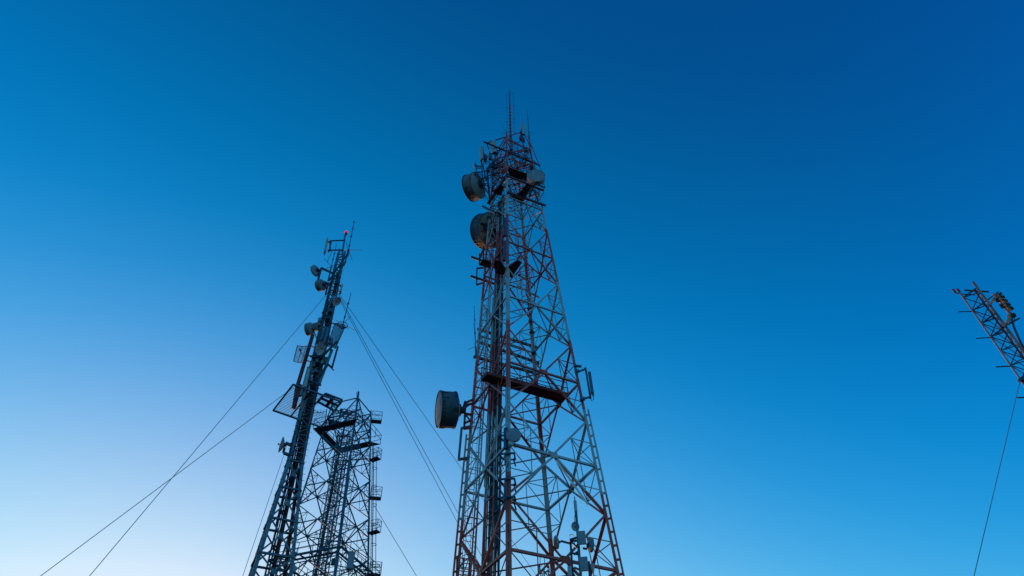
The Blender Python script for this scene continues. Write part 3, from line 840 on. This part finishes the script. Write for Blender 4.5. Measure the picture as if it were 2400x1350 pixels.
for i in range(5):
    b = MB(); hm = (lv[i] + lv[i + 1]) / 2
    mids = [(T2(f[0], hm) + T2(f[1], hm)) / 2 for f in FACES]
    for k in range(4): b.bar(mids[k], mids[(k + 1) % 4], .07)
    b.bar(mids[0], mids[2], .05); b.bar(mids[1], mids[3], .05)
    part('plan_brace', b, DKTEAL, tw2)
# ring decks
def sq2(h, k):
    return [C2 + d2(l) * ((.1137 - .1073 * h) * D2 + k) + V((0, 0, h * D2 + 1.6)) for l in 'NRFL']
for h, ko, ki in ((.6635, 1.05, -.25), (.433, 1.0, -.15)):
    b = MB(); out_, in_ = sq2(h, ko), sq2(h, ki)
    if h > .6:
        for i in (1, 2, 3): b.plate([out_[i], out_[(i + 1) % 4], in_[(i + 1) % 4], in_[i]], .07)
    else:
        for i in range(4):
            for r_ in (out_, in_): b.bar(r_[i], r_[(i + 1) % 4], .10, .16)
            for t in range(7): b.bar(out_[i].lerp(out_[(i + 1) % 4], t / 7), in_[i].lerp(in_[(i + 1) % 4], t / 7), .08)
    dk = part('platform', b, DARK, tw2)
    b = MB(); rail(b, out_, 1.15, r=.032, closed=True); rail(b, in_, 1.1, r=.03, closed=True)
    part('guard_rail', b, DKTEAL, dk)
# an inner deck above the ring and tie beams
b = MB(); zz = .685 * D2 + 1.6
b.plate([onz(769, 981, zz), onz(804, 989, zz), onz(770, 996, zz)], .1)
part('platform', b, DARK, tw2)
for (x0, y0, x1, y1) in ((780, 968, 833, 967), (772, 980, 845, 960), (806, 958, 833, 967), (806, 970, 846, 978), (830, 1035, 866, 1011), (778, 965, 806, 960), (790, 1022, 820, 1022), (820, 1022, 830, 1032), (800, 1080, 862, 1075)):
    part('tie_beam', one('bar', at(x0, y0, D2), at(x1, y1, D2), .10), DKTEAL, tw2)
# inner lift and cable shaft
b = MB()
ptop, pbot = .695, G2
SH = []
for dx, dy in ((-.55, -.5), (.55, -.5), (.55, .5), (-.55, .5)):
    SH.append((C2 + V((dx - .35, dy, 0))))
for p in SH: b.bar(p + V((0, 0, 0)), p + V((0, 0, ptop * D2)), .09)
z = 12.0
while z < ptop * D2:
    for k in range(4):
        a, c = SH[k], SH[(k + 1) % 4]
        b.bar(a + V((0, 0, z)), c + V((0, 0, z)), .05); b.bar(a + V((0, 0, z)), c + V((0, 0, z + .9)), .045)
    z += .9
part('cable_shaft', b, DKTEAL, tw2)
for i in range(5):
    p = C2 + V((-.75 + .17 * i, .1 - .12 * (i % 2), 0))
    part('feeder_cable', one('path', [p + V((random.uniform(-.02, .02), 0, q)) for q in range(0, 44, 4)], .045, 6), CABLE, tw2)
pp = C2 + V((1.1, .2, 0))
b = MB()
for s in (-.22, .22): b.tube(pp + V((s, 0, 0)), pp + V((s, 0, .69 * D2)), .03, 5)
for i in range(int(.69 * D2 / .34)): b.tube(pp + V((-.22, 0, .34 * i)), pp + V((.22, 0, .34 * i)), .016, 4)
part('access_ladder', b, DKTEAL, tw2)
# caged ladder and rest platforms up the right leg
oR = d2('R'); tR = oR.cross(V((0, 0, 1)))
base = lambda h: T2('R', h) + oR * .45
hs = [.705, .648, .590, .529, .468]
pys = [(878, 990), (876, 1080), (880, 1164), (877, 1246), (880, 1340)]
for i, (px_, py_) in enumerate(pys):
    c = at(px_, py_, T2('R', .6).y)
    h = (c.z - 1.6) / D2
    side = (V((1, .25, 0)) if i % 2 == 0 else V((1, -.5, 0))).normalized(); t2 = V((-side.y, side.x, 0))
    c0 = T2('R', h) + side * .55
    b = MB(); pts = [c0 - side * .55 - t2 * .32, c0 + side * .55 - t2 * .32, c0 + side * .55 + t2 * .32, c0 - side * .55 + t2 * .32]
    b.plate(pts, .10)
    rp_ = part('rest_platform', b, DARK, tw2)
    b = MB(); rail(b, [pts[0], pts[1], pts[2], pts[3]], 1.1, r=.026); 
    for a, c in ((pts[1], pts[2]), (pts[2], pts[1]), (pts[0], pts[1]), (pts[1], pts[0])): b.tube(a, c + V((0, 0, 1.1)), .018, 4)
    part('guard_rail', b, DKTEAL, rp_)
ladder(tw2, [T2('R', .40) + V((.24, -.06, 0)), T2('R', .66) + V((.24, -.06, 0))], V((.3, .95, 0)).normalized(), DKTEAL, w=.14, cage=1.9, cage_r=.27, n_out=V((.95, -.3, 0)))
for (x0, y0, x1, y1, dY) in ((839, 929, 840.5, 916, 0), (836.5, 931, 836, 918, 0)):
    part('spike', one('tube', at(x0, y0, T2('N', .72).y), at(x1, y1, T2('N', .72).y), .03, 5), DKTEAL, tw2)
for (x, y) in ((800, 962), (806, 968), (812, 966), (816, 972), (798, 975), (822, 970), (780, 1004), (866, 1010)):
    c = at(x, y, D2)
    part('junction_box', one('box', c, V((.13, 0, 0)), V((0, .1, 0)), V((0, 0, .2))), DARK, tw2)
# yagi on its left
o = thing('yagi_antenna', 'small yagi antenna seen between the grid deck and the dark steel tower', 'yagi antenna', at(765, 973, D2 - 2))
part('boom', one('tube', at(737.5, 967.5, D2 - 2), at(766, 965, D2 - 2), .04, 6), DARK, o)
part('mast', one('tube', at(765.5, 959, D2 - 2), at(764, 974, D2 - 2), .05, 6), DARK, o)
for x in (744, 751, 758):
    part('element', one('tube', at(x + 1.5, 960, D2 - 2), at(x - 2.5, 974, D2 - 2), .022, 5), DARK, o)
panel(825.5, 1293, 818.5, 1333, T2('N', .43).y - 1.0, 15.5, -80, 'big pale panel antenna at the foot of the dark steel tower', mount=[(815, 1338, T2('N', .43).y), (822, 1338, T2('N', .43).y)], m_=DISHGREY, dpx=6)
o = solo('equipment_box', one('box', at(785, 1317, D2 - 3), V((.28, 0, 0)), V((0, .2, 0)), V((0, 0, .25))), DKTEAL, 'small grey equipment box on the lower deck of the dark steel tower', 'equipment box', at(785, 1317, D2 - 3))
o = solo('dome_antenna', one('lathe', at(684.5, 1342, D2 - 4), V((0, 0, 1)), [(.26, 0), (.27, .3), (.22, .55), (.12, .7), (.001, .75)], 18), PALE, 'pale dome antenna at the left end of the dark steel tower base', 'dome antenna', at(684.5, 1342, D2 - 4))

# ================================================================== GUYED MAST ON THE LEFT
YM = 36.0
cM = at(690, 1090, YM); CM = V((cM.x, YM, 0))
n1 = V((math.sin(R(28)), -math.cos(R(28)), 0)); s1 = V((math.cos(R(28)), math.sin(R(28)), 0))
gm = thing('guyed_mast', 'narrow weathered guyed mast crowded with small dishes, at left', 'mast', (CM.x, CM.y, 0))
zof = lambda y: at(690 + (1090 - y) * .226, y, YM).z
KZ = [(0.0, 2.05), (zof(1350), .99), (zof(1090), .45), (zof(1000), .40), (zof(800), .36), (zof(590), .27)]
def hw(z):
    for (a, wa), (b_, wb) in zip(KZ, KZ[1:]):
        if z <= b_: return wa + (wb - wa) * (z - a) / (b_ - a)
    return KZ[-1][1]
def ML(i, j, z):                       # i: along the face to the right, j: towards the viewer
    return CM + s1 * (hw(z) * i) + n1 * (hw(z) * j) + V((0, 0, z))
ZT = zof(592)
LEGM = {(-1, 1): TEAL, (1, 1): TEAL, (-1, -1): MAROON, (1, -1): MAROON}
for (i, j), m_ in LEGM.items():
    b = MB()
    zs = [k[0] for k in KZ[:-1]] + [ZT]
    for a, c in zip(zs, zs[1:]):
        w = .16 if a < zof(1095) else .13
        b.angle(ML(i, j, a), ML(i, j, c), w, .035, -s1 * i, -n1 * j)
    part('leg', b, m_, gm)
def mface(k):
    return [((-1, 1), (1, 1)), ((1, 1), (1, -1)), ((1, -1), (-1, -1)), ((-1, -1), (-1, 1))][k]
lows = MB()
lev = [zof(y) for y in (1400, 1317, 1232, 1156, 1090)]
for k in range(4):
    (a, c) = mface(k); n = (n1, s1, -n1, -s1)[k]
    for z0, z1 in zip(lev, lev[1:]):
        part('horizontal_strut', one('bar', ML(*a, z1), ML(*c, z1), .10, .12, n), DKTEAL, gm)
        for (p, q) in ((a, c), (c, a)):
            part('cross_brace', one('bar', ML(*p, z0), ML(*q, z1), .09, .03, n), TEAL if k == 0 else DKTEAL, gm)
        if k in (0, 1):
            c_ = (ML(*a, z0) + ML(*c, z1) + ML(*c, z0) + ML(*a, z1)) / 4
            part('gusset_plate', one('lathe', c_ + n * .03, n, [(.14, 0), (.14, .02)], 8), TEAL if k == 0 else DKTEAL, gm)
    z = 0
    while z < lev[0] - 1.5:
        lows.bar(ML(*a, z + 1.8), ML(*c, z + 1.8), .1); lows.bar(ML(*a, z), ML(*c, z + 1.8), .09); lows.bar(ML(*c, z), ML(*a, z + 1.8), .09)
        z += 1.8
    b = MB(); z = lev[-1]; i = 0
    while z < ZT - .5:
        b.bar(ML(*a, z), ML(*c, z), .05); p, q = (a, c) if i % 2 else (c, a)
        b.bar(ML(*p, z), ML(*q, z + .62), .045); z += .62; i += 1
    part('lacing', b, DKTEAL, gm)
lo = part('lower_bracing', lows, DKTEAL, gm); lo['kind'] = 'stuff'
# feeders inside and a heavy maroon duct
part('feeder_duct', one('tube', CM + s1 * .12 - n1 * .1, CM + s1 * .12 - n1 * .1 + V((0, 0, zof(640))), .13, 10), mat('dark_maroon', (.10, .03, .03), (.06, .02, .022), 2), gm)
part('feeder_duct', one('tube', CM + s1 * .30 + n1 * .2 + V((0, 0, zof(1080))), CM + s1 * .22 + n1 * .2 + V((0, 0, zof(612))), .10, 10), MAROON, gm)
for i in range(12):
    o_ = s1 * random.uniform(-.28, .1) + n1 * random.uniform(-.25, .3)
    pts = [CM + o_ * (1 + .9 * max(0, (zof(1090) - z_) / zof(1090))) + s1 * random.uniform(-.035, .035) + V((0, 0, z_)) for z_ in [zof(640 + random.uniform(0, 260)) * t / 16 for t in range(17)]]
    part('feeder_cable', one('path', pts, random.uniform(.016, .034), 5), CABLE, gm)
for (x0, y0, x1, y1, r_, m_) in ((733, 785, 697, 905, .13, MAROON), (697, 905, 690, 952, .15, MAROON), (690, 952, 685, 958, .12, MAROON), (705, 902, 690, 957, .09, MAROON),
                                 (757, 775, 742, 850, .11, TEAL), (768, 768, 752, 830, .10, TEAL), (778, 820, 748, 900, .10, TEAL), (722, 860, 710, 905, .06, GALV), (777, 700, 765, 740, .07, DKTEAL),
                                 (730, 850, 705, 960, .11, mat('rusty_pale_steel', (.33, .27, .22), (.2, .12, .08), 2.5, .6)), (716, 940, 700, 985, .10, TEAL)):
    part('side_pole', one('tube', at(x0, y0, YM - .6), at(x1, y1, YM - .6), r_, 10), m_, gm)
# slanting braces and stand-off arms
for (x0, y0, x1, y1, Y_, r_) in ((816, 593, 770, 659, 35.6, .07), (811, 613, 764, 677, 35.4, .07), (815, 594, 806, 623, 35.6, .07), (783, 690, 755, 735, 35.5, .08), (768, 720, 746, 768, 35.4, .08), (790, 800, 757, 834, 35.2, .10), (757, 834, 730, 838, 35.2, .08),
                             (792, 812, 778, 862, 35.3, .09), (770, 853, 742, 888, 35.2, .10), (778, 862, 768, 853, 35.3, .09), (717, 889, 752, 903, 35.3, .09), (770, 856, 782, 868, 35.3, .06), (771, 755, 810, 768, 35.6, .06), (738, 833, 712, 835, 35.3, .05),
                             (735, 775, 745, 800, 35.4, .06), (729, 810, 742, 818, 35.4, .05), (727, 836, 748, 843, 35.4, .07), (765, 800, 772, 793, 35.3, .05), (713, 845, 750, 850, 35.5, .05), (760, 770, 775, 795, 35.5, .06)):
    part('stand_off_arm', one('bar', at(x0, y0, Y_), at(x1, y1, Y_), r_ * 1.15), DARK, gm)
for (x, y) in ((783, 700), (775, 728), (745, 812), (757, 850), (775, 800), (735, 855), (728, 895), (790, 660), (764, 845), (770, 745), (750, 750), (740, 870), (706, 920)):
    c = at(x, y, YM - .5)
    part('junction_box', one('box', c, V((.12, 0, 0)), V((0, .1, 0)), V((0, 0, random.uniform(.12, .28)))), random.choice([DARK, DKTEAL, GALV]), gm)
# step irons climbing the front legs
b = MB()
for i in range(70):
    z = zof(1340) + i * .42
    if z > ZT - 2: break
    p = ML(-1, 1, z); b.tube(p, p - s1 * .16, .014, 4); p = ML(1, 1, z + .2); b.tube(p, p + s1 * .14, .014, 4)
part('step_iron', b, DKTEAL, gm)
for (dx, wob) in ((-.5, .05), (-.44, .07), (.46, .05)):
    pts = [ML(dx * 2, .9, zof(1090) + (zof(640) - zof(1090)) * t / 14) + s1 * random.uniform(-wob, wob) + n1 * random.uniform(0, .12) for t in range(15)]
    part('feeder_cable', one('path', pts, .022, 5), CABLE, gm)
# topmast
YT = 36
part('topmast', one('tube', at(802, 596, YT), at(808.5, 552, YT), .07, 10), DKTEAL, gm)
part('topmast', one('tube', at(814, 600, YT), at(817, 585, YT), .09, 10), DARK, gm)
wl = thing('warning_light', 'lit red warning light at the top of the guyed mast', 'warning light', at(810.5, 550, YT))
part('socket', one('lathe', at(810.3, 551, YT), V((0, 0, 1)), [(.06, 0), (.08, .05), (.12, .1), (.12, .2), (.1, .24)], 14), DARK, wl)
part('lamp', one('lathe', at(811, 546.5, YT), V((0, 0, 1)), [(.12, 0), (.125, .12), (.10, .22), (.05, .27), (.001, .285)], 16), REDLAMP, wl)
whip(815.5, 592, 830, 519, YT, 'longest whip on the head of the guyed mast, right of the red light', r=.035, radials=((848, 586, -.2), (826, 610, -.3), (807, 586, .3), (810, 566, 0)), base=.08, collars=(.2, .5, .75, .97))
whip(769, 658, 789, 571, 35.5, 'slanting whip on the left of the guyed mast head with spreading radials', r=.03, radials=((760, 607, -.3), (755, 635, -.2), (790, 620, .3), (786, 632, .3)), base=.38, collars=(.55, .7))
whip(801, 770, 822.5, 687, 35.3, 'whip standing right of the guyed mast above the wire grid', r=.035, radials=((786, 750, .2), (838, 777, -.1), (822, 741, -.4), (815, 770, -.5)), base=.12, collars=(.3, .68), loop=True)
o = panel(767.5, 560, 761, 591, 35.6, 6, 185, 'slender pale panel antenna reaching out left from the mast head', dpx=4, pole=False, mount=[(806, 586, YT), (809, 563, YT)])
for (x0, y0, x1, y1) in ((775, 564, 773, 588), (768, 590, 775, 585), (769, 567, 776, 570)):
    part('bracket', one('bar', at(x0, y0, 35.7), at(x1, y1, 35.7), .11), DARK, o)
part('jumper_cable', one('path', [at(x, y, 35.7) for x, y in ((777, 589), (774, 600), (769, 607), (768, 615))], .02, 5), CABLE, o)
b = MB()
for (x0, y0, x1, y1) in ((753, 628, 785, 643), (746, 656, 779, 668), (753, 628, 745, 658), (745, 658, 747, 652)):
    b.bar(at(x0, y0, 35.3), at(x1, y1, 35.7 if x1 > 770 else 35.3), .12)
part('antenna_frame', b, DARK, gm)
drum(739.5, 635, 35.2, 29, -.55, -10, 5.5, .12, 'smooth grey dish highest on the left of the guyed mast', mount=[(751, 634, 35.3)], shroud=DISHGREY, front=DISHGREY, back=DISHGREY, name='dish_antenna', cat='dish antenna', mr=.06)
drum(750.5, 669, 35.1, 27, -.52, -10, 3, .42, 'brownish small drum just below the highest grey dish on the guyed mast', mount=[(764, 672, 35.3), (770, 668, 35.6)], shroud=GREYBACK, front=CREAM, back=GREYBACK, mr=.06)
part('side_pole', one('tube', at(770, 663, 35.4), at(763, 690, 35.4), .07, 8), MAROON, gm)
opendish(789.5, 706.5, 34.9, 22, .78, 8, 6, 'small rust-stained open dish in front of the guyed mast below its head', mount=[(785, 705, 35.6)], deep=.12, m_=DISHLIGHT)
opendish(751.5, 816, 34.8, 32, .66, 13, 4.5, 'larger open dish with rusty feed halfway up the guyed mast', mount=[(758, 822, 35.6)], deep=.16, m_=DISHLIGHT)
drum(724.5, 771.5, 35.1, 30, -.42, -10, 2, .32, 'cream-rimmed drum facing left halfway up the guyed mast', mount=[(745, 765, 35.6)], shroud=GREYBACK, front=DISHGREY, back=DISHGREY, mr=.12, mm=GREYBACK)
drum(741, 766, 35.3, 20, -.75, -10, 2.5, .7, 'stubby grey canister antenna between the cream-rimmed drum and the mast', mount=[(757, 760, 35.7)], shroud=GREYBACK, front=DISHGREY, back=GREYBACK, mr=.06, name='canister_antenna', cat='canister antenna')
opendish(658.5, 1042, 35.2, 37, -.10, -10, -2.2, 'pale dish seen edge-on low on the left of the guyed mast', mount=[(675, 1038, 35.7), (670, 1046, 35.6)], deep=.18, m_=PALE, feed=PALE)
b = MB()
for q in ([(669, 1038), (690, 1047)], [(667, 1049), (664, 1061)], [(664, 1061), (680, 1068)], [(680, 1068), (690, 1052)]): b.bar(at(*q[0], 35.4), at(*q[1], 35.6), .15)
part('antenna_frame', b, BLUESTEEL, gm)
panel(723, 866, 713.5, 908, 35.2, 8, -140, 'white ribbed panel antenna on the guyed mast above the grid deck', dpx=6, mount=[(735, 900, 35.7), (738, 880, 35.7)])
panel(762, 765, 754, 795, 35.3, 5, -100, 'teal strip panel antenna to the left on the guyed mast front', m_=TEAL, pole=False)
panel(769.5, 771, 758, 806, 35.2, 5, -80, 'teal strip panel antenna to the right on the guyed mast front', m_=TEAL, pole=False)
panel(803, 666, 798.5, 683, 35.8, 4, -40, 'thin pale strip antenna on the right of the guyed mast head', pole=False, mount=[(793, 683, 36), (797, 668, 36)])
# parabolic wire grids
def wiregrid(corners, nu, nv, label, Y, sag, feed=None, ra=.018):
    """corners in the picture (top-left, top-right, bottom-right, bottom-left) with a depth each"""
    P = [at(x, y, Y + d) for x, y, d in corners]
    nrm = (P[1] - P[0]).cross(P[3] - P[0]).normalized()
    def pt(u, v):
        q = P[0] * (1 - u) * (1 - v) + P[1] * u * (1 - v) + P[2] * u * v + P[3] * (1 - u) * v
        return q + nrm * sag * (4 * (u - u * u))
    o = thing('grid_antenna', label, 'grid antenna', (P[2] + P[3]) / 2)
    b = MB()
    for i in range(nv + 1):
        v = i / nv; b.path([pt(j / 8, v) for j in range(9)], ra * (1.7 if i in (0, nv) else 1), 5)
    for j in range(nu + 1):
        u = j / nu; b.path([pt(u, i / 8) for i in range(9)], ra * (1.7 if j in (0, nu) else 1), 5)
    part('wire_grid', b, DARK, o)
    if feed:
        b = MB(); c = pt(.5, .5); t = at(feed[0], feed[1], Y + feed[2])
        b.tube(c, t, .03, 6); b.tube(t, t + (t - c).normalized() * .15, .07, 8); part('feed_horn', b, DARK, o)
    return o
wiregrid(((697, 810, 0), (725, 808, -.3), (711, 848, -.3), (688, 846, 0)), 3, 14, 'curved wire grid antenna on the left of the guyed mast', 35.2, .14, feed=(704, 822, -.4))
wiregrid(((785, 758, 0), (808, 767, .4), (786, 817, .4), (767, 812, 0)), 9, 20, 'dense wire grid antenna on the right of the guyed mast', 35.4, -.14, ra=.02)
# grid deck
ZD = at(718, 948, YM).z
pz = lambda x, y: onz(x, y, ZD)
A, B, C_, D_ = pz(687, 901), pz(640, 962), pz(752, 1001), pz(801, 942)
b = MB(); w = .09
for p, q in ((A, B), (B, C_), (C_, D_), (D_, A)): b.bar(p, q, w, w)
def bl(u, v): return A * (1 - u) * (1 - v) + D_ * u * (1 - v) + C_ * u * v + B * (1 - u) * v
for u in (.36, .60, .36): b.bar(bl(u, 0), bl(u, 1), .075)
part('deck_frame', b, DKTEAL, gm)
b = MB()
for i in range(1, 20):
    v = i / 20; b.tube(bl(0, v), bl(.36, v), .017, 4)
    if v > .5: b.tube(bl(.36, v), bl(1, v), .017, 4)
    elif v < .34: b.tube(bl(.36, v), bl(.64, v), .017, 4)
part('deck_grating', b, DKTEAL, gm)
# hatch frame at its right end, with a shallow basket
zb = ZD + .45
h0, h1, h2, h3 = onz(763, 922, zb), onz(802, 937, zb), onz(784, 963, zb), onz(745, 942, zb)
b = MB()
for p, q in ((h0, h1), (h1, h2), (h2, h3), (h3, h0)): b.bar(p, q, .10, .09)
b.bar(h0.lerp(h1, .5), h3.lerp(h2, .5), .22, .05); b.bar(h0.lerp(h3, .55), h1.lerp(h2, .55), .16, .05)
for i in range(1, 9): b.tube(h0.lerp(h3, i / 9), h1.lerp(h2, i / 9), .018, 4)
part('hatch_frame', b, DKTEAL, gm)

# ================================================================== GUYED TRIANGULAR MAST AT THE RIGHT EDGE
YR = 22.0
tm = thing('triangular_mast', 'slim triangular lattice mast leaning into view at the right edge', 'mast', (at(2300, 760, YR).x, YR, 0))
pA = at(2258, 698, YR); pA2 = at(2394, 892, YR)
def foot(x, y, Y): p = at(x, y, Y); return V((p.x, p.y, 0))
LA = foot(2258, 698, YR); LA2 = foot(2394, 892, YR); LA = (LA + LA2) / 2
LB = foot(2297, 685, YR - .35); LB2 = foot(2398, 820, YR - .35); LB = (LB + LB2) / 2
LC = foot(2291, 688, YR + .55); LC2 = foot(2398, 840, YR + .55); LC = (LC + LC2) / 2
zA = at(2247, 683, YR).z; zB = at(2279, 661, YR - .35).z; zC = at(2286, 680, YR + .55).z
part('leg', one('tube', LA, LA + V((0, 0, zA)), .038, 10), mat('pinkish_pipe', (.42, .27, .25), (.3, .16, .15), 2, .4), tm)
part('leg', one('tube', LB, LB + V((0, 0, zB)), .058, 12), mat('dull_pipe', (.26, .25, .24), (.2, .14, .13), 2, .4), tm)
part('leg', one('tube', LC, LC + V((0, 0, zC)), .045, 10), mat('brown_pipe', (.10, .06, .06), (.06, .04, .045), 2, .5), tm)
z0, z1 = at(2258, 698, YR).z, at(2394, 892, YR).z
st = (z0 - z1) / 6
zz = [z0 - st * i for i in range(9)]
lows = MB()
for i, z in enumerate(zz):
    U = V((0, 0, z)); Dn = V((0, 0, z + st))
    part('horizontal_strut', one('tube', LA + U, LB + U, .021, 6), DARK, tm)
    part('horizontal_strut', one('tube', LA + U, LC + U, .021, 6), DARK, tm)
    part('horizontal_strut', one('tube', LB + U, LC + U, .021, 6), GALV, tm)
    if i > 0:
        for (p, q) in ((LA + U, LB + Dn - V((0, 0, st * .0))), (LA + U, LC + Dn), (LB + U, LC + Dn)):
            part('diagonal_brace', one('tube', p, q, .022, 6), DARK, tm)
        part('diagonal_brace', one('tube', LA + U, LC + U - V((0, 0, st)), .018, 6), DARK, tm)
z = zz[-1]
while z > st:
    U, Dn = V((0, 0, z)), V((0, 0, z - st))
    for p, q in ((LA, LB), (LA, LC), (LB, LC)): lows.tube(p + U, q + U, .028, 5); lows.tube(p + U, q + Dn, .03, 5)
    z -= st
lo = part('lower_bracing', lows, DARK, tm); lo['kind'] = 'stuff'
for (x0, y0, x1, y1, r_) in ((2245, 731, 2277, 730, .03), (2287, 793, 2322, 791, .03), (2334, 860, 2370, 858, .035), (2384, 932, 2420, 931, .035), (2261, 680, 2317, 684, .05), (2279, 729, 2340, 684, .04), (2345, 770, 2389, 746, .05), (2323, 790, 2358, 764, .045), (2258, 697, 2289, 675, .05), (2302, 757, 2332, 735, .045), (2252, 689, 2285, 691, .03)):
    part('side_rod', one('tube', at(x0, y0, YR - .2), at(x1, y1, YR - .2), r_ * .75, 7), DARK, tm)
b = MB(); c = at(2396, 890, YR - .1); b.box(c, V((.11, 0, 0)), V((0, .06, 0)), V((0, 0, .06))); b.bar(at(2388, 893, YR - .1), at(2412, 872, YR - .1), .10)
part('guy_clamp', b, DARK, tm)
for k, (x, y) in enumerate(((2238, 682), (2248, 681))):
    p = at(x, y + 1, YR)
    w_ = thing('warning_light', ('left' if k == 0 else 'right') + ' one of two small red lights on the tip of the triangular mast', 'warning light', p, 'red lights on the triangular mast')
    part('socket', one('lathe', p - V((0, 0, .1)), V((-.25, 0, 1)), [(.035, 0), (.048, .02), (.048, .1)], 12), DARK, w_)
    part('lens', one('lathe', p, V((-.25, 0, 1)), [(.05, .0), (.055, .09), (.04, .14), (.001, .16)], 14), REDLENS, w_)
    b = MB(); b.path([p - V((0, 0, .08)), at(2245, 688, YR), at(2250, 687, YR)], .025, 6); part('arm', b, DARK, w_)
# side-mounted broadcast array
AY = YR - .9
ar = thing('dipole_array', 'yellow and red antenna with black cylinder rows beside the triangular mast', 'antenna array', at(2372, 742, AY))
part('spine', one('tube', at(2335, 693, AY), at(2372, 741, AY), .06, 10), PINKRED, ar)
b = MB()
for (x0, y0, x1, y1) in ((2340, 693.5, 2343, 696.5), (2344.5, 699, 2346.5, 701.5), (2348.5, 704.5, 2353.5, 711), (2356, 714, 2357.5, 716.5), (2360, 719, 2364, 724.5)): b.tube(at(x0, y0, AY - .25), at(x1, y1, AY - .2), .036, 8)
part('yellow_marking', b, YELLOW, ar)
b = MB()
for (x0, y0, x1, y1) in ((2328, 692, 2331, 690), (2332, 698, 2326, 706), (2363, 743, 2366, 738), (2368, 745, 2361, 754)): b.tube(at(x0, y0, AY - .1), at(x1, y1, AY - .1), .055, 10)
part('bracket', b, mat('ochre_paint', (.38, .25, .13), (.28, .18, .09), 3), ar)
for (x0, y0, x1, y1) in ((2326, 706, 2321, 713), (2361, 754, 2357, 762)):
    part('support_arm', one('tube', at(x0, y0, AY), at(x1, y1, YR - .4), .05, 8), BLUESTEEL, ar)
for (x, y) in ((2341, 699), (2345, 704), (2352, 713), (2356, 718)):
    part('cylinder', one('tube', at(x + 1, y, AY), at(x - 8.5, y + 2.6, AY), .055, 10), CABLE, ar)
for i in range(9):
    t = i / 8; x, y = 2341 + 27 * t, 691 + 35 * t
    part('cylinder', one('tube', at(x - 2.5, y + 1, AY + .1), at(x + 5 + 2 * (i % 2), y - 3 + 3 * (i % 2), AY - .1), .062, 10), CABLE, ar)
part('junction_box', one('lathe', at(2367, 738.5, AY), V((1, .1, -.1)), [(.07, 0), (.11, .04), (.11, .17), (.07, .22)], 12), DARK, ar)
part('feed_line', one('path', [at(x, y, AY) for x, y in ((2371, 745), (2374, 757), (2376, 765), (2380, 775), (2386, 789), (2394, 806), (2404, 822))], .042, 8), CABLE, ar)
part('jumper_cable', one('ring', at(2370, 748, AY), V((0, 1, .6)), .13, .02, 18), CABLE, ar)

# ================================================================== SMALL FAR MAST SEEN THROUGH THE TOWER
YF = 110.0
fm = thing('distant_mast', 'small distant mast with two red lights seen through the red tower foot', 'mast', (at(1276, 1345, YF).x, YF, 0))
zt = at(1276, 1337, YF).z; cx = at(1276, 1345, YF).x
b = MB()
for dx, dy in ((-.6, -.35), (.6, -.35), (0, .7)):
    b.tube(V((cx + dx, YF + dy, 0)), V((cx + dx, YF + dy, zt)), .09, 6)
part('leg', b, DARK, fm)
b = MB(); z = 2
while z < zt - .5:
    P = [V((cx - .6, YF - .35, z)), V((cx + .6, YF - .35, z)), V((cx, YF + .7, z))]
    for k in range(3):
        b.tube(P[k], P[(k + 1) % 3], .05, 5); b.tube(P[k], P[(k + 1) % 3] + V((0, 0, 1.2)), .05, 5)
    z += 1.2
part('lacing', b, DARK, fm)
b = MB()
for q in ([(1263, 1338), (1290, 1341)], [(1264, 1342), (1264, 1328)], [(1287, 1341), (1287, 1330)], [(1266, 1345), (1288, 1338)], [(1272, 1334), (1282, 1346)]): b.tube(at(*q[0], YF), at(*q[1], YF), .08, 6)
part('side_frame', b, DARK, fm)
for (x, y) in ((1263.5, 1329), (1284.5, 1331)):
    part('red_light', one('lathe', at(x, y, YF), V((0, 0, 1)), [(.2, 0), (.22, .3), (.1, .5), (.001, .55)], 10), REDLENS, fm)
for (x, y0, y1) in ((1265.5, 1330, 1305), (1276, 1336, 1307), (1269, 1328, 1326)):
    part('whip', one('tube', at(x + .4, y0, YF), at(x, y1, YF), .06, 5), DARK, fm)
part('box', one('box', at(1263.5, 1336, YF), V((.25, 0, 0)), V((0, .2, 0)), V((0, 0, .35))), GALV, fm)

# ================================================================== GUY WIRES
def guy(x0, y0, Y0, x1, y1, Y1, label, r=.021):
    P, Q = at(x0, y0, Y0), at(x1, y1, Y1)
    d = Q - P; t = P.z / -d.z if d.z < 0 else 1
    E_ = P + d * t
    b = MB(); b.path([P.lerp(E_, i / 20) - V((0, 0, 4 * .006 * (P - E_).length * (i / 20) * (1 - i / 20) * 0)) for i in range(21)], r, 5)
    solo('guy_wire', b, WIRE, label, 'guy wire', E_, 'guy wires of the masts')
guy(771, 683, YM, 210, 1350, 33, 'guy wire from below the mast head, crossing the other left wire')
guy(686, 909, YM, 95, 1350, 33, 'guy wire from the grid deck down to the lower left corner')
guy(665, 1068, YM, 569, 1350, 34, 'steep thin guy wire just left of the guyed mast', r=.016)
guy(794, 688, YM, 1085, 1103, 55, 'upper guy wire of three running right from the guyed mast', r=.021)
guy(793, 690, YM, 1076, 1207, 52, 'middle guy wire of three running right from the guyed mast', r=.021)
guy(792, 694, YM, 1076, 1232, 52, 'lowest guy wire of three running right from the guyed mast', r=.021)
guy(877, 1185, D2 - 2, 976, 1350, 60, 'short guy wire at the lower right of the dark steel tower', r=.028)
guy(2391, 893, YR, 2283, 1350, 24, 'guy wire dropping from the triangular mast at the right edge', r=.015)
